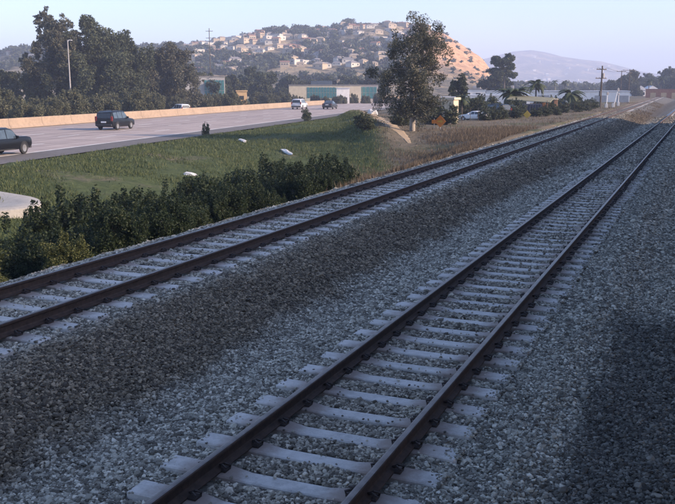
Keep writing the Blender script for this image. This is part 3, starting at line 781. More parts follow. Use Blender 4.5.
# ------------------------------------------------------------------ vehicles (built facing +Y, wheels on z=0)
def vehicle(name, label, loc, rz, kind, pm, group=None, cat='car', scale=1.0):
    t = tag(empty(name, loc, rz), label, cat, group); t.scale = (scale,)*3
    if kind == 'suv':      # y, bottom, belt, top, half width at belt, half width at roof
        st = [(-2.38, 0.50, 0.80, 0.86, 0.80, 0.74), (-2.33, 0.34, 1.02, 1.12, 0.90, 0.72), (-2.20, 0.30, 1.06, 1.66, 0.94, 0.70), (-1.9, 0.28, 1.07, 1.76, 0.95, 0.71), (-0.4, 0.27, 1.05, 1.80, 0.955, 0.72),
              (0.35, 0.27, 1.04, 1.74, 0.955, 0.71), (0.72, 0.27, 1.03, 1.42, 0.955, 0.74), (1.08, 0.27, 1.02, 1.08, 0.95, 0.80), (1.9, 0.28, 0.96, 1.00, 0.93, 0.78), (2.25, 0.32, 0.86, 0.90, 0.88, 0.72), (2.38, 0.42, 0.68, 0.72, 0.78, 0.62)]
        ax = (-1.42, 1.42); wr = 0.37; sw = [(-1.95, -1.28), (-1.2, -0.32), (-0.24, 0.58)]; fr = (1.06, 0.42); rr = (-2.36, -2.16, 1.12, 1.62)
    elif kind == 'sedan':
        st = [(-2.32, 0.46, 0.78, 0.82, 0.78, 0.70), (-2.22, 0.32, 0.96, 1.00, 0.87, 0.72), (-1.75, 0.26, 0.98, 1.04, 0.90, 0.70), (-1.15, 0.25, 0.95, 1.34, 0.91, 0.62), (-0.5, 0.24, 0.93, 1.45, 0.91, 0.60), (0.1, 0.24, 0.92, 1.42, 0.91, 0.60),
              (0.55, 0.24, 0.91, 1.22, 0.91, 0.64), (1.05, 0.24, 0.90, 0.95, 0.90, 0.74), (1.8, 0.26, 0.82, 0.86, 0.87, 0.70), (2.2, 0.30, 0.70, 0.74, 0.82, 0.64), (2.32, 0.38, 0.58, 0.62, 0.72, 0.55)]
        ax = (-1.35, 1.38); wr = 0.33; sw = [(-1.1, -0.42), (-0.36, 0.5)]; fr = (1.02, 0.22); rr = (-1.72, -1.12, 1.04, 1.34)
    else:                   # pickup
        st = [(-2.85, 0.55, 0.92, 0.96, 0.86, 0.82), (-2.78, 0.42, 1.06, 1.08, 0.94, 0.88), (-1.2, 0.36, 1.08, 1.10, 0.96, 0.90), (-1.12, 0.36, 1.08, 1.70, 0.96, 0.74), (-0.9, 0.35, 1.08, 1.78, 0.965, 0.73), (0.3, 0.34, 1.06, 1.82, 0.965, 0.73),
              (0.75, 0.34, 1.06, 1.70, 0.965, 0.74), (1.12, 0.34, 1.06, 1.36, 0.965, 0.78), (1.38, 0.34, 1.08, 1.20, 0.96, 0.86), (2.3, 0.36, 1.08, 1.17, 0.95, 0.86), (2.70, 0.42, 1.02, 1.10, 0.93, 0.82), (2.82, 0.50, 0.90, 0.96, 0.88, 0.76)]
        ax = (-1.75, 1.78); wr = 0.40; sw = [(-1.02, -0.1), (-0.02, 0.95)]; fr = (1.36, 0.80); rr = (-1.18, -1.10, 1.16, 1.62)
    V = []; nr = 14
    def ring(y, zb, zt_, zr, hb, hr):
        half = [(hb*0.80, zb), (hb*0.97, zb+0.10), (hb, zb+(zt_-zb)*0.45), (hb*0.985, zt_-0.06), (hb*0.95, zt_), (hr+0.035*min(1, (zr-zt_)*3), zr-0.07*min(1, (zr-zt_)*3)), (hr-0.10, zr)]
        return [(a, y, z) for a, z in half] + [(-a, y, z) for a, z in reversed(half)]
    for s in st: V += ring(*s)
    F = [tuple(range(nr)), tuple(reversed(range((len(st)-1)*nr, len(st)*nr)))]
    for i in range(len(st)-1):
        for k in range(nr): F.append((i*nr+k, i*nr+nr+k, i*nr+nr+(k+1) % nr, i*nr+(k+1) % nr))
    MB().add(V, F).build('body', pm, t, smooth=True, ang=30)
    ys = [s[0] for s in st]
    def ip(y, j): return float(np.interp(y, ys, [s[j] for s in st]))
    def wall(y, f, sgn, off=0.012):     # point on the side glass at height fraction f
        b = (ip(y, 4)*0.95, ip(y, 2)); zr = ip(y, 3); tt = (ip(y, 5)+0.035*min(1, (zr-b[1])*3), zr-0.07*min(1, (zr-b[1])*3))
        return (sgn*(b[0]+(tt[0]-b[0])*f+off), y, b[1]+(tt[1]-b[1])*f)
    for sgn in (-1, 1):
        for (a, b) in sw:
            n_ = 5; P = [wall(a+(b-a)*i/(n_-1), 0.06, sgn) for i in range(n_)] + [wall(a+(b-a)*i/(n_-1), 0.93, sgn) for i in range(n_)]
            q = [(i, i+1, n_+i+1, n_+i) if sgn > 0 else (i, n_+i, n_+i+1, i+1) for i in range(n_-1)]
            MB().add(P, q).build('side_window', M['glass_blue'], t)
        y0 = ax[1]-0.55 if kind != 'pickup' else 1.12
        MB().bbox(sgn*0.98-0.11, sgn*0.98+0.11, sw[-1][1]-0.02, sw[-1][1]+0.14, ip(1.0, 2)+0.02, ip(1.0, 2)+0.2, 0.04).build('wing_mirror', pm, t)
    def pane(name, y0, y1, f0=0.05, f1=0.95, inset=0.06, n_=5):
        P = []
        for i in range(n_):
            f = f0+(f1-f0)*i/(n_-1); y = y0+(y1-y0)*f; z = ip(y, 3)+0.012; hw = ip(y, 5)-0.10-inset+0.08*(1-f)
            P += [(-hw, y, z), (hw, y, z)]
        MB().add(P, [(2*i, 2*i+1, 2*i+3, 2*i+2) if y0 < y1 else (2*i, 2*i+2, 2*i+3, 2*i+1) for i in range(n_-1)]).build(name, M['glass_blue'], t)
    pane('windscreen', fr[0], fr[1])
    ya, yb, za, zb = rr; hw = 0.66
    if kind == 'suv':
        MB().add([(-0.74, -2.335, 1.13), (0.74, -2.335, 1.13), (0.66, -2.225, 1.60), (-0.66, -2.225, 1.60)], [(0, 1, 2, 3)]).build('rear_window', M['glass'], t)
    elif kind == 'sedan': pane('rear_window', ya, yb)
    else: MB().add([(-0.68, -1.165, 1.20), (0.68, -1.165, 1.20), (0.62, -1.125, 1.60), (-0.62, -1.125, 1.60)], [(0, 1, 2, 3)]).build('rear_window', M['glass'], t)
    if kind == 'pickup':
        MB().box(-0.80, 0.80, -2.70, -1.28, 1.085, 1.125).build('bed_cover', M['trim'], t)
    for sgn in (-1, 1):
        for yy in ax:
            w = MB(); prof = [(0.0, wr*0.62), (0.02, wr*0.93), (0.05, wr), (0.17, wr), (0.20, wr*0.93), (0.22, wr*0.62)]; nn = 18; V = []; F = []
            for a, r in prof:
                for k in range(nn): V.append((a-0.11, r*math.cos(k*2*math.pi/nn), r*math.sin(k*2*math.pi/nn)))
            for i in range(5):
                for k in range(nn): F.append((i*nn+k, i*nn+(k+1) % nn, i*nn+nn+(k+1) % nn, i*nn+nn+k))
            wh = MB().add(V, F).build('wheel', M['rubber'], t, (sgn*(ip(yy, 4)-0.09), yy, wr))
            V = []; F = []
            for xo in (0.075, 0.095): V += [(sgn*xo, wr*0.64*math.cos(k*2*math.pi/10), wr*0.64*math.sin(k*2*math.pi/10)) for k in range(10)]
            V += [(sgn*0.07, 0, 0)]
            for k in range(10): F.append((10+k, 10+(k+1) % 10, 20))
            for k in range(10): F.append((k, (k+1) % 10, 10+(k+1) % 10, 10+k))
            MB().add(V, F).build('rim', M['rim'], wh)
            # dark wheel arch lip
            V = []; F = []; na = 13
            for i in range(na):
                a = math.pi*(-0.08+1.16*i/(na-1))
                for r in (wr*1.0, wr*1.17): V.append((sgn*(ip(yy, 4)+0.006), yy+r*math.cos(a), wr+r*math.sin(a)))
            for i in range(na-1): F.append((2*i, 2*i+1, 2*i+3, 2*i+2))
            MB().add(V, F).build('wheel_arch', M['trim'], t)
    yb = st[0][0]; yf = st[-1][0]
    zl = {'suv': (0.86, 1.30), 'sedan': (0.74, 0.92), 'pickup': (0.78, 1.02)}[kind]
    for sgn in (-1, 1):
        o = 0.80 if kind != 'sedan' else 0.70
        MB().bbox(sgn*o-0.10, sgn*o+0.10, yb-0.0, yb+0.16, zl[0], zl[1], 0.02).build('tail_light', M['lamp_red'], t)
        MB().bbox(sgn*0.62-0.16, sgn*0.62+0.16, yf-0.22, yf-0.02, 0.62 if kind != 'pickup' else 0.74, 0.78 if kind != 'pickup' else 0.94, 0.03).build('headlight', M['lamp_clear'], t)
    MB().bbox(-0.84, 0.84, yb-0.09, yb+0.12, 0.42, 0.60, 0.04).build('rear_bumper', M['trim'] if kind != 'pickup' else M['chrome'], t)
    MB().bbox(-0.80, 0.80, yf-0.14, yf+0.07, 0.36, 0.54, 0.04).build('front_bumper', M['trim'], t)
    MB().box(-0.26, 0.26, yb-0.03, yb+0.04, 0.70, 0.84).build('number_plate', M['plate'], t)
    MB().box(-0.45, 0.45, yf-0.08, yf+0.03, 0.58, 0.68).build('grille', M['trim'], t)
    if kind == 'suv':
        for sgn in (-1, 1): MB().tube([(sgn*0.60, -1.8, 1.79), (sgn*0.60, -1.6, 1.84), (sgn*0.60, 0.1, 1.84), (sgn*0.60, 0.3, 1.77)], 0.02, 5).build('roof_rail', M['trim'], t)
    return t
def onroad(s, y): return (rp(s, y), y, ROAD_Z+0.001)
vehicle('pickup_truck', 'black crew cab pickup truck driving in at the left edge of the motorway', (-38.9, 39.4, ROAD_Z+.001), RD, 'pickup', M['car_black'], 'motorway traffic', 'pickup', 0.92)
vehicle('sport_utility_vehicle', 'black sport utility vehicle seen from behind, alone in the middle of the lanes', (-53.2, 69.8, ROAD_Z+.001), RD, 'suv', M['car_black'], 'motorway traffic', 'car', 1.02)
vehicle('sport_utility_vehicle', 'silver sport utility vehicle far along the motorway', (-71.5, 151.0, ROAD_Z+.001), RD, 'suv', M['car_silver'], 'motorway traffic', 'car', 1.1)
vehicle('sedan_car', 'dark grey car just ahead of the silver vehicle on the motorway', (-66.4, 154.0, ROAD_Z+.001), RD, 'sedan', M['car_grey'], 'motorway traffic', 'car', 1.12)
p = at(180, 137, ROAD_Z); vehicle('oncoming_car', 'white car half hidden behind the median barrier by the tall trees', (p.x, p.y, -0.7), RD+0.9, 'suv', M['car_white'], None, 'car', 0.9)

# ------------------------------------------------------------------ trees
T1 = at
tree('eucalyptus_tree', 'large open-crowned eucalyptus beside the line in the middle of the view', gl(-21.0, 65.2), 9.1, 5.7, 'full', 'leaf_euc', 'bark_pale', 0.08, 640, 21)
# big trees on the left beyond the road
L_ = [('eucalyptus_tree', 'tall dark eucalyptus right behind the pale lamp post', 64, 150, 15.0, 10.5, 'euc', 'leaf_euc', 31),
      ('broad_tree', 'broad dark tree with round crown, right of the lamp post', 97, 152, 15.6, 15.0, 'full', 'leaf_dark', 32),
      ('broad_tree', 'dense dark tree at the right end of the left-hand trees', 124, 158, 14.2, 12.0, 'full', 'leaf_dark', 33),
      ('broad_tree', 'rounded dark tree above the white car by the barrier', 167, 165, 11.8, 13.0, 'full', 'leaf_euc', 34),
      ('eucalyptus_tree', 'slender sparse eucalyptus left of the lamp post rising against sky', 50, 160, 19.0, 5.0, 'euc', 'leaf_euc', 35),
      ('broad_tree', 'smaller olive tree at the far left edge', 6, 165, 7.5, 8.0, 'oak', 'leaf_olive', 36),
      ('broad_tree', 'low dark tree left of the tall eucalyptus', 40, 150, 8.0, 8.0, 'oak', 'leaf_olive', 37)]
for nm, lab, px, d, h, w, stl, lm, sd_ in L_:
    p = T1(px, d, -0.9); tree(nm, lab, p, h, w, stl, lm, 'bark', 0.22, 260 if stl == 'oak' else (215 if stl == 'full' else 260), sd_, 'big trees beyond the motorway on the left')
# row of trees along the foot of the hill
mid = [(213, 215, 7.2, 7, 'dark round tree in front of the teal glass building', 'euc'), (246, 260, 9.0, 11, 'dark tree above the small tan hut', 'oak'), (262, 250, 8.6, 9, 'dense dark tree right of the small tan hut', 'oak'), (288, 285, 8.6, 10, 'dark tree left of the cream and teal building', 'oak'),
       (305, 300, 7.5, 9, 'olive tree behind the left end of the cream and teal building', 'oak'), (327, 310, 8.5, 10, 'dark tree behind the middle of the cream and teal building', 'oak'), (350, 305, 8.8, 11, 'broad dark tree behind the right end of the cream and teal building', 'oak'), (375, 285, 11.0, 11, 'tall dark tree just left of the big eucalyptus', 'oak'),
       (195, 240, 9.0, 9, 'olive tree behind the pale grey building wall', 'oak'), (232, 235, 7.0, 7, 'pale olive tree between teal glass and tan hut', 'euc')]
for i, (px, d, h, w, lab, stl) in enumerate(mid):
    p = T1(px, d, -0.9); tree('broad_tree', lab, p, h, w, stl, 'leaf_olive' if i in (4, 8, 9) else 'leaf_dark', 'bark', 0.38, 150, 60+i, 'trees along the foot of the hill')
# right-hand trees
tree('pine_tree', 'tall dark pine with tufted crown, right of the sandy bluff', T1(503, 225, -0.4), 13.0, 7.5, 'pine', 'leaf_dark', 'bark', 0.26, 330, 81)
tree('broad_tree', 'dense dark green tree at the foot of the sandy bluff', T1(494, 235, -0.4), 8.0, 8.0, 'oak', 'leaf_dark', 'bark', 0.3, 260, 82)
tree('round_topped_tree', 'dark ball-crowned tree on a thin trunk before the sandy bluff', T1(460, 120, -0.2), 6.6, 3.2, 'oak', 'leaf_dark', 'bark', 0.16, 520, 83)
far_r = [(628, 360, 9, 12, 'olive tree below the twin power poles'), (641, 420, 8, 13, 'dark tree right of the twin power poles'), (655, 430, 10, 15, 'broad dark tree left of the rightmost far trees'), (668, 400, 12, 14, 'tall far tree at the right edge above the red shed'), (613, 390, 7, 10, 'low far tree just right of the tall utility pole'), (677, 380, 10, 14, 'broad far tree cut by the right edge')]
for i, (px, d, h, w, lab) in enumerate(far_r):
    tree('broad_tree', lab, T1(px, d, -0.5), h, w, 'oak', 'leaf_dark' if i != 0 else 'leaf_olive', 'bark', 0.5, 110, 90+i, 'far trees at the end of the line')
# grey-green shrubs behind the barrier
SM = [bush_meshes(160+i, 5.0, 3.4, 0.13, 900) for i in range(4)]
rng = random.Random(5); px = -8; i = 0; cnt = {}
while px < 392:
    d = 96 + 0.20*px + rng.uniform(0, 16) + (px > 180)*25 + (px > 250)*30
    if 165 < px < 195: d += 22
    s = rng.uniform(0.8, 1.2)*(0.85 if px < 150 else (0.75 if px < 300 else 0.62))
    p = T1(px, d, -0.9)
    where = 'far left' if px < 60 else 'under the big left trees' if px < 190 else 'between teal glass and silver vehicle' if px < 290 else 'before the cream and teal building'
    bush('roadside_shrub', f'grey-green shrub behind the barrier {where}, {ORD[cnt.setdefault(where, 0)]} from left there', p, SM[i % 4], 'bark', 'leaf_oleander', f'shrubs behind the barrier {where}', rng.uniform(0, 6.28), (s, s, s))
    cnt[where] += 1
    px += rng.uniform(6, 11) if px < 200 else rng.uniform(8, 15); i += 1
# shrubs on the shoulder and around the eucalyptus
SB = bush_meshes(171, 1.6, 1.6, 0.07, 1500)
bush('verge_shrub', 'small dark upright shrub on the motorway shoulder left of the litter', gl(-39.0, 63.5), SB, 'bark', 'leaf_dark', None, 0.3, (0.45, 0.45, 0.62))
bush('verge_shrub', 'small green shrub on the motorway verge below the silver vehicle', gl(-45.2, 97.4), SB, 'bark', 'leaf_shrub', None, 1.3, (0.9, 0.9, 0.9))
bush('verge_shrub', 'low green bush at the lower end of the dirt strip', gl(-24.0, 62.5), SB, 'bark', 'leaf_shrub', None, 2.3, (1.3, 1.3, 0.7))
for k, (x, y, s) in enumerate([(-21.6, 77, 1.4), (-25.5, 88, 1.5), (-30, 100, 1.5), (-35, 112, 1.5), (-40, 124, 1.5), (-27, 105, 1.6), (-32, 118, 1.6)]):
    bush('bank_bush', f'dark bush between dirt strip and big eucalyptus, {ORD[k]} of the clump', gl(x, y), SB, 'bark', 'leaf_shrub', 'dark bushes behind the dirt strip', k*1.1, (s*1.3, s*1.3, s*0.8))
for k, (px, d, s) in enumerate([(457, 104, 1.4), (464, 101, 1.2), (480, 102, 1.8), (488, 108, 1.9), (514, 106, 1.5), (542, 118, 1.6), (552, 122, 1.7), (574, 132, 1.6), (592, 138, 1.3), (486, 92, 1.2), (498, 95, 1.1), (508, 98, 1.1), (520, 101, 1.1), (548, 110, 1.1), (562, 116, 1.2), (578, 121, 1.2), (586, 128, 1.2), (484, 88, 0.8), (494, 90, 0.9), (503, 91, 0.8), (517, 95, 0.9), (536, 99, 0.8), (546, 103, 0.9), (557, 108, 0.9), (425, 80, 0.7), (400, 74, 1.0)]):
    p = T1(px, d); bush('yard_shrub', f'scrubby dark shrub along the yard fence beside the line, {ORD[k]} of the row', gl(p.x, p.y), SB, 'bark', 'leaf_oleander' if k % 3 else 'leaf_shrub', 'shrubs along the yard fence', k*0.9, (s*1.2, s*1.2, s*0.75))

# palms
def frond_mesh(L_=1.6):
    V = []; F = []; n = 9
    for i in range(n):
        t = i/(n-1); x = L_*t*(1-0.18*t); z = L_*(0.38*t - 0.75*t*t); w = 0.22*math.sin(math.pi*min(1, 0.12+t*0.9))*L_/1.6
        V += [(x, -w, z-0.35*w), (x, 0, z), (x, w, z-0.35*w)]
    for i in range(n-1):
        F += [(3*i, 3*i+3, 3*i+4, 3*i+1), (3*i+1, 3*i+4, 3*i+5, 3*i+2)]
    me = MB().add(V, F).mesh('frond'); me.materials.append(M['leaf_palm']); return me
FR = frond_mesh()
def palm(label, loc, h, k, seed, n=30, group='palms in the yard'):
    rr = random.Random(seed); t = tag(empty('palm_tree', loc), label, 'palm tree', group)
    MB().tube([(0, 0, -0.2), (0.05, 0.02, h*0.5), (0.02, 0.05, h)], [0.19, 0.14, 0.12], 8).build('trunk', M['bark'], t, smooth=True)
    for i in range(n):
        f = obj('frond', FR, None, t); f.location = (0.02, 0.05, h); e = rr.uniform(-0.75, 0.65)
        f.rotation_euler = (rr.uniform(-.2, .2), -e, i*2.4+rr.uniform(-.3, .3)); s = k*rr.uniform(0.8, 1.15); f.scale = (s, s, s)
    return t
for px, d, h, k, lab in [(512, 112, 2.7, 1.9, 'bushy palm at the left of the white warehouse wall'), (535, 150, 4.0, 1.7, 'taller dark palm standing against the warehouse wall'), (569, 128, 2.4, 1.75, 'bushy palm right of the yellow awning'), (461, 100, 2.1, 0.9, 'small palm under the ball-crowned tree')]:
    p = T1(px, d); palm(lab, gl(p.x, p.y), h, k, int(px))
for px, d, h, lab in [(648, 330, 6.8, 'thin fan palm left of two by the far trees'), (660, 330, 7.4, 'thin fan palm right of two by the far trees')]:
    palm(lab, T1(px, d, -0.5), h, 1.7, int(px), 16, 'thin palms by the far trees')
for px, lab in [(554, 'distant palm left of two above the warehouse roof'), (564, 'distant palm right of two above the warehouse roof')]:
    palm(lab, T1(px, 330, -0.5), 6.3, 1.6, int(px), 16, 'palms above the warehouse')

# ------------------------------------------------------------------ buildings
def facing(px): # rotation that turns a building's front (-Y) toward the viewer
    return YAW - math.atan((px-CX)/FPX)
def windows(parent, xs, y, z0, z1, w, m='glass', frame='white_wall'):
    for x in xs:
        wn_ = MB().box(x-w/2-0.06, x+w/2+0.06, y-0.05, y+0.02, z0-0.06, z1+0.06).build('window', M[frame], parent)
        MB().box(x-w/2, x+w/2, y-0.075, y-0.045, z0, z1).build('pane', M[m], wn_)
def block(name, label, px, d, w, dep, h, wall, roof, z=-0.5, rz=None, cat='building', group=None):
    p = T1(px, d, z); t = tag(empty(name, p, facing(px) if rz is None else rz), label, cat, group)
    MB().box(-w/2, w/2, 0, dep, -0.3, h).build('wall', M[wall], t)
    MB().box(-w/2-0.15, w/2+0.15, -0.15, dep+0.15, h+0.003, h+0.22).build('roof', M[roof], t)
    return t
# warehouse on the right
b = block('warehouse', 'long low white warehouse behind the palms on the right', 556, 205, 33, 20, 3.15, 'white_wall', 'metal_roof', -0.6)
for i, x in enumerate((-14, -9, -3, 4, 10, 15)):
    MB().box(x-1.3, x+1.3, -0.06, 0.01, 0.0, 2.3).build('roller_door', M['grey_wall'], b)
b = block('warehouse', 'white shed with pale roof left of the palms, behind the parked white car', 497, 175, 13, 12, 2.3, 'white_wall', 'metal_roof', -0.5)
windows(b, (-4, -1, 2, 5), 0, 0.9, 1.7, 1.2)
b = block('office_building', 'pale building with bluish roof units under the pine', 492, 250, 17, 10, 3.5, 'white_wall', 'roof_grey', -0.5)
windows(b, (-7, -4, -1, 2, 5), 0, 1.4, 2.5, 1.4)
for x in (-4.5, 0.5, 5): MB().bbox(x-1.1, x+1.1, 2, 4, 3.72, 4.6, 0.1).build('roof_unit', M['grey_wall'], b)
# teal glazed buildings beyond the motorway
def teal(name, label, px, d, w, h, wall, x0, x1, z0, z1, nm):
    t = block(name, label, px, d, w, 12, h, wall, 'roof_grey', -0.9)
    n = nm; dx = (x1-x0)/n
    for i in range(n):
        for zz in ((z0, (z0+z1)/2-0.05), ((z0+z1)/2+0.05, z1)):
            MB().box(x0+i*dx+0.08, x0+(i+1)*dx-0.08, -0.07, 0.01, *zz).build('glass_panel', M['teal'], t)
    return t
b = teal('glazed_building', 'pale grey building with teal glass front among the left trees', 204, 212, 10.5, 7.0, 'grey_wall', 0.2, 5.1, 1.2, 6.2, 7)
b = teal('glazed_building', 'long low building with cream walls and teal glass band beyond the motorway', 325, 240, 20, 5.0, 'cream_wall', -5.0, 3.6, 1.6, 4.5, 11)
MB().bbox(-4, 2, 2, 6, 5.24, 6.3, 0.1).build('roof_unit', M['glass_blue'], b)
b = block('white_kiosk', 'small white block building in front of the long teal glass band', 343, 226, 3.4, 4, 4.2, 'white_wall', 'metal_roof', -0.9)
MB().box(-1.1, 1.1, -0.06, 0.01, 0.2, 1.9).build('door', M['trim'], b)
b = teal('glazed_building', 'teal glass building just left of the big eucalyptus', 362, 245, 9, 5.0, 'grey_wall', -4.2, 4.2, 1.4, 4.6, 8)
b = block('stucco_hut', 'small tan stucco hut standing among dark trees beyond the barrier', 242, 182, 2.2, 2.6, 3.6, 'tan_wall', 'tan_wall', -0.9, cat='hut')
MB().box(-0.45, 0.45, -0.05, 0.01, 1.9, 2.7).build('window', M['trim'], b)
b = block('utility_cabinet', 'tall cream utility cabinet behind the orange warning sign', 447, 82, 1.3, 1.0, 2.3, 'cream_wall', 'cream_wall', 0.0, rz=facing(444)-0.5, cat='cabinet')
for x in (-0.31, 0.31): MB().box(x-0.27, x+0.27, -0.035, 0.01, 0.2, 2.2).build('door', M['cream_wall'], b)
MB().box(0.02, 0.06, -0.06, -0.03, 1.05, 1.25).build('handle', M['trim'], b)
b = block('flat_shed', 'low pale flat-roofed shed just behind the cream cabinet', 456, 108, 3.6, 3, 2.2, 'white_wall', 'metal_roof', -0.1, cat='shed')
MB().box(-0.8, 0.8, -0.05, 0.01, 0.0, 1.8).build('door', M['grey_wall'], b)
b = block('red_shed', 'long red-brown shed at the far end of the line, right edge', 668, 300, 15, 8, 3.4, 'red_brick', 'roof_tile', -0.5, cat='shed')
for x in (-5, -1.5, 2, 5.5): MB().box(x-0.9, x+0.9, -0.05, 0.01, 0.2, 2.3).build('door', M['tan_wall'], b)
for px, d, lab in [(640, 370, 'small far white gable house left of two by the line'), (652, 375, 'small far white gable house right of two by the line')]:
    p = T1(px, d, -0.5); t = tag(empty('gable_house', p, facing(px)+0.3), lab, 'house', 'far white houses by the line')
    MB().box(-3, 3, 0, 7, -0.3, 3.0).build('wall', M['white_wall'], t)
    MB().add([(-3.3, -.3, 3.0), (3.3, -.3, 3.0), (0, -.3, 4.9), (-3.3, 7.3, 3.0), (3.3, 7.3, 3.0), (0, 7.3, 4.9)], [(0, 1, 2), (3, 5, 4), (0, 2, 5, 3), (1, 4, 5, 2), (0, 3, 4, 1)]).build('roof', M['metal_roof'], t)
    windows(t, (-1.4, 1.4), 0, 1.0, 2.2, 1.0)
# yard: awning, fence, parked vehicles
p = T1(528, 108); t = tag(empty('yard_awning', gl(p.x, p.y), facing(528)-0.15), 'open shelter with sloping yellowish canvas roof in the yard', 'shelter')
for x in (-2.3, -0.8, 0.8, 2.3):
    for y in (0, 3): MB().box(x-0.06, x+0.06, y-0.06, y+0.06, -0.3, 1.75+0.1*y).build('post', M['orange_wood'], t)
MB().add([(-2.7, -.4, 1.82), (2.7, -.4, 1.50), (2.7, 3.5, 2.00), (-2.7, 3.5, 2.32), (-2.7, -.4, 1.90), (2.7, -.4, 1.58), (2.7, 3.5, 2.08), (-2.7, 3.5, 2.40)], [(3, 2, 1, 0), (4, 5, 6, 7), (0, 1, 5, 4), (1, 2, 6, 5), (2, 3, 7, 6), (3, 0, 4, 7)]).build('canvas_roof', M['awning'], t)
p = T1(531, 104); t = tag(empty('storage_container', gl(p.x, p.y), facing(531)+0.2), 'dark blue storage container under the yellowish awning', 'container')
MB().box(-1.3, 1.3, 0, 1.8, 0.1, 1.45).build('body', M['blue_box'], t)
for i in range(8): MB().box(-1.2+i*0.32, -1.06+i*0.32, -0.05, 0.01, 0.15, 1.4).build('rib', M['blue_box'], t)
for px, d, h, lab in [(543, 110, 1.6, 'orange-brown timber post left of two beside the yard'), (555, 112, 1.8, 'orange-brown timber post right of two beside the yard')]:
    p = T1(px, d); t = tag(empty('timber_post', gl(p.x, p.y), 0.3), lab, 'post', 'orange-brown posts by the yard')
    MB().bbox(-0.22, 0.22, -0.16, 0.16, -0.3, h, 0.04).build('shaft', M['orange_wood'], t); MB().bbox(-0.30, 0.30, -0.22, 0.22, h+0.003, h+0.16, 0.04).build('cap', M['cream_wall'], t)
fc = tag(empty('yard_fence', (0, 0, 0)), 'thin wire fence on grey posts between the yard and the line', 'fence')
fp = []
for i in range(17):
    px_ = 462 + i*8; d = 82 + i*2.6; p = T1(px_, d); q = gl(p.x, p.y); fp.append(q)
    MB().tube([(q[0], q[1], q[2]-0.2), (q[0], q[1], q[2]+1.3)], 0.022, 6).build('post', M['wood'], fc)
for hz in (0.3, 0.75, 1.2):
    MB().tube([(a, b_, c+hz) for a, b_, c in fp], 0.006, 4).build('wire', M['wire'], fc)
for px, d, knd, pm, lab, rz, sc in [(474, 90, 'sedan', 'car_white', 'white car parked in the yard behind the shrubs', 1.0, 0.7), (492, 97, 'suv', 'car_black', 'black car parked in the yard right of the white one', 0.7, 0.9), (503, 104, 'sedan', 'car_grey', 'dark grey car parked in the yard left of the bushy palm', 0.9, 0.95), (484, 112, 'suv', 'car_navy', 'dark navy car parked behind the black car in the yard', 1.0, 0.9), (514, 116, 'sedan', 'car_silver', 'silver car parked under the left end of the awning', 0.8, 0.9), (552, 124, 'suv', 'car_grey', 'charcoal car parked at the right end of the yard', 1.1, 0.9)]:
    p = T1(px, d); q = gl(p.x, p.y); vehicle('parked_car', lab, (q[0], q[1], q[2]), YAW+rz, knd, M[pm], 'cars parked in the yard', 'car', sc)

# ------------------------------------------------------------------ signs, poles
def diamond_sign(label, loc, rz, s, h, face):
    t = tag(empty('warning_sign', loc, rz), label, 'sign', 'diamond warning signs')
    MB().box(-0.035, 0.035, 0.0, 0.05, -0.2, h+0.2).build('post', M['galv'], t)
    r = s*0.7071
    def dia(k, y0, y1): 
        V = [(0, y0, h-k), (k, y0, h), (0, y0, h+k), (-k, y0, h), (0, y1, h-k), (k, y1, h), (0, y1, h+k), (-k, y1, h)]
        return MB().add(V, [(0, 1, 2, 3), (7, 6, 5, 4), (0, 4, 5, 1), (1, 5, 6, 2), (2, 6, 7, 3), (3, 7, 4, 0)])
    f = dia(r, -0.02, -0.002).build('sign_face', M[face], t)
    return t, f, r
t, f, r = diamond_sign('orange diamond warning sign in front of the cream cabinet', gl(*T1(440, 69).xy), facing(441)-0.35, 0.70, 0.66, 'orange_sign')
MB().add([(-0.22, -0.026, 0.60), (0.05, -0.026, 0.60), (0.05, -0.026, 0.52), (0.25, -0.026, 0.66), (0.05, -0.026, 0.80), (0.05, -0.026, 0.72), (-0.22, -0.026, 0.72)], [(0, 1, 2, 3, 4, 5, 6)]).build('arrow', M['yellow_sign'], f)
t2 = tag(empty('warning_board', gl(*T1(434, 71).xy), facing(434)-0.2), 'small orange board on a post left of the diamond sign', 'sign')
MB().box(-0.03, 0.03, 0, 0.04, -0.2, 0.8).build('post', M['galv'], t2); MB().box(-0.2, 0.2, -0.03, -0.002, 0.4, 0.7).build('board', M['orange_sign'], t2)
diamond_sign('small yellow diamond sign low beside the line under the awning', gl(*T1(527, 94).xy), facing(527)-0.3, 0.62, 0.45, 'yellow_sign')
def utility_pole(name, label, loc, h, rz, arms, group=None, m='wood'):
    t = tag(empty(name, loc, rz), label, 'pole', group)
    MB().tube([(0, 0, -0.4), (0, 0, h*0.5), (0, 0, h)], [0.17, 0.145, 0.11], 8).build('pole_shaft', M[m], t, smooth=True)
    for (z, w) in arms:
        a = MB().box(-w/2, w/2, 0.12, 0.24, z-0.07, z+0.07).build('crossarm', M[m], t)
        for x in (-w/2+0.12, -w/6, w/6, w/2-0.12): MB().tube([(x, 0.18, z+0.071), (x, 0.18, z+0.26)], [0.06, 0.035], 6).build('insulator', M['grey_wall'], a)
    return t
p = T1(600, 150); U1 = utility_pole('utility_pole', 'tall dark wooden utility pole with two crossarms beside the line on the right', gl(p.x, p.y), zat(67, 150)+0.1, YAW+0.35, [(zat(70, 150), 2.0), (zat(79, 150), 2.2)])
MB().bbox(0.12, 0.48, -0.2, 0.2, 5.0, 5.8, 0.06).build('transformer', M['grey_wall'], U1)
MB().bbox(-0.3, -0.1, -0.15, 0.15, 1.9, 2.8, 0.03).build('meter_box', M['trim'], U1)
p = T1(628, 260); U2 = utility_pole('utility_pole', 'right-hand pole of the distant twin power poles', (p.x, p.y, -0.5), 9.4, YAW+0.2, [(9.1, 4.4), (8.4, 2.0)], 'distant twin power poles')
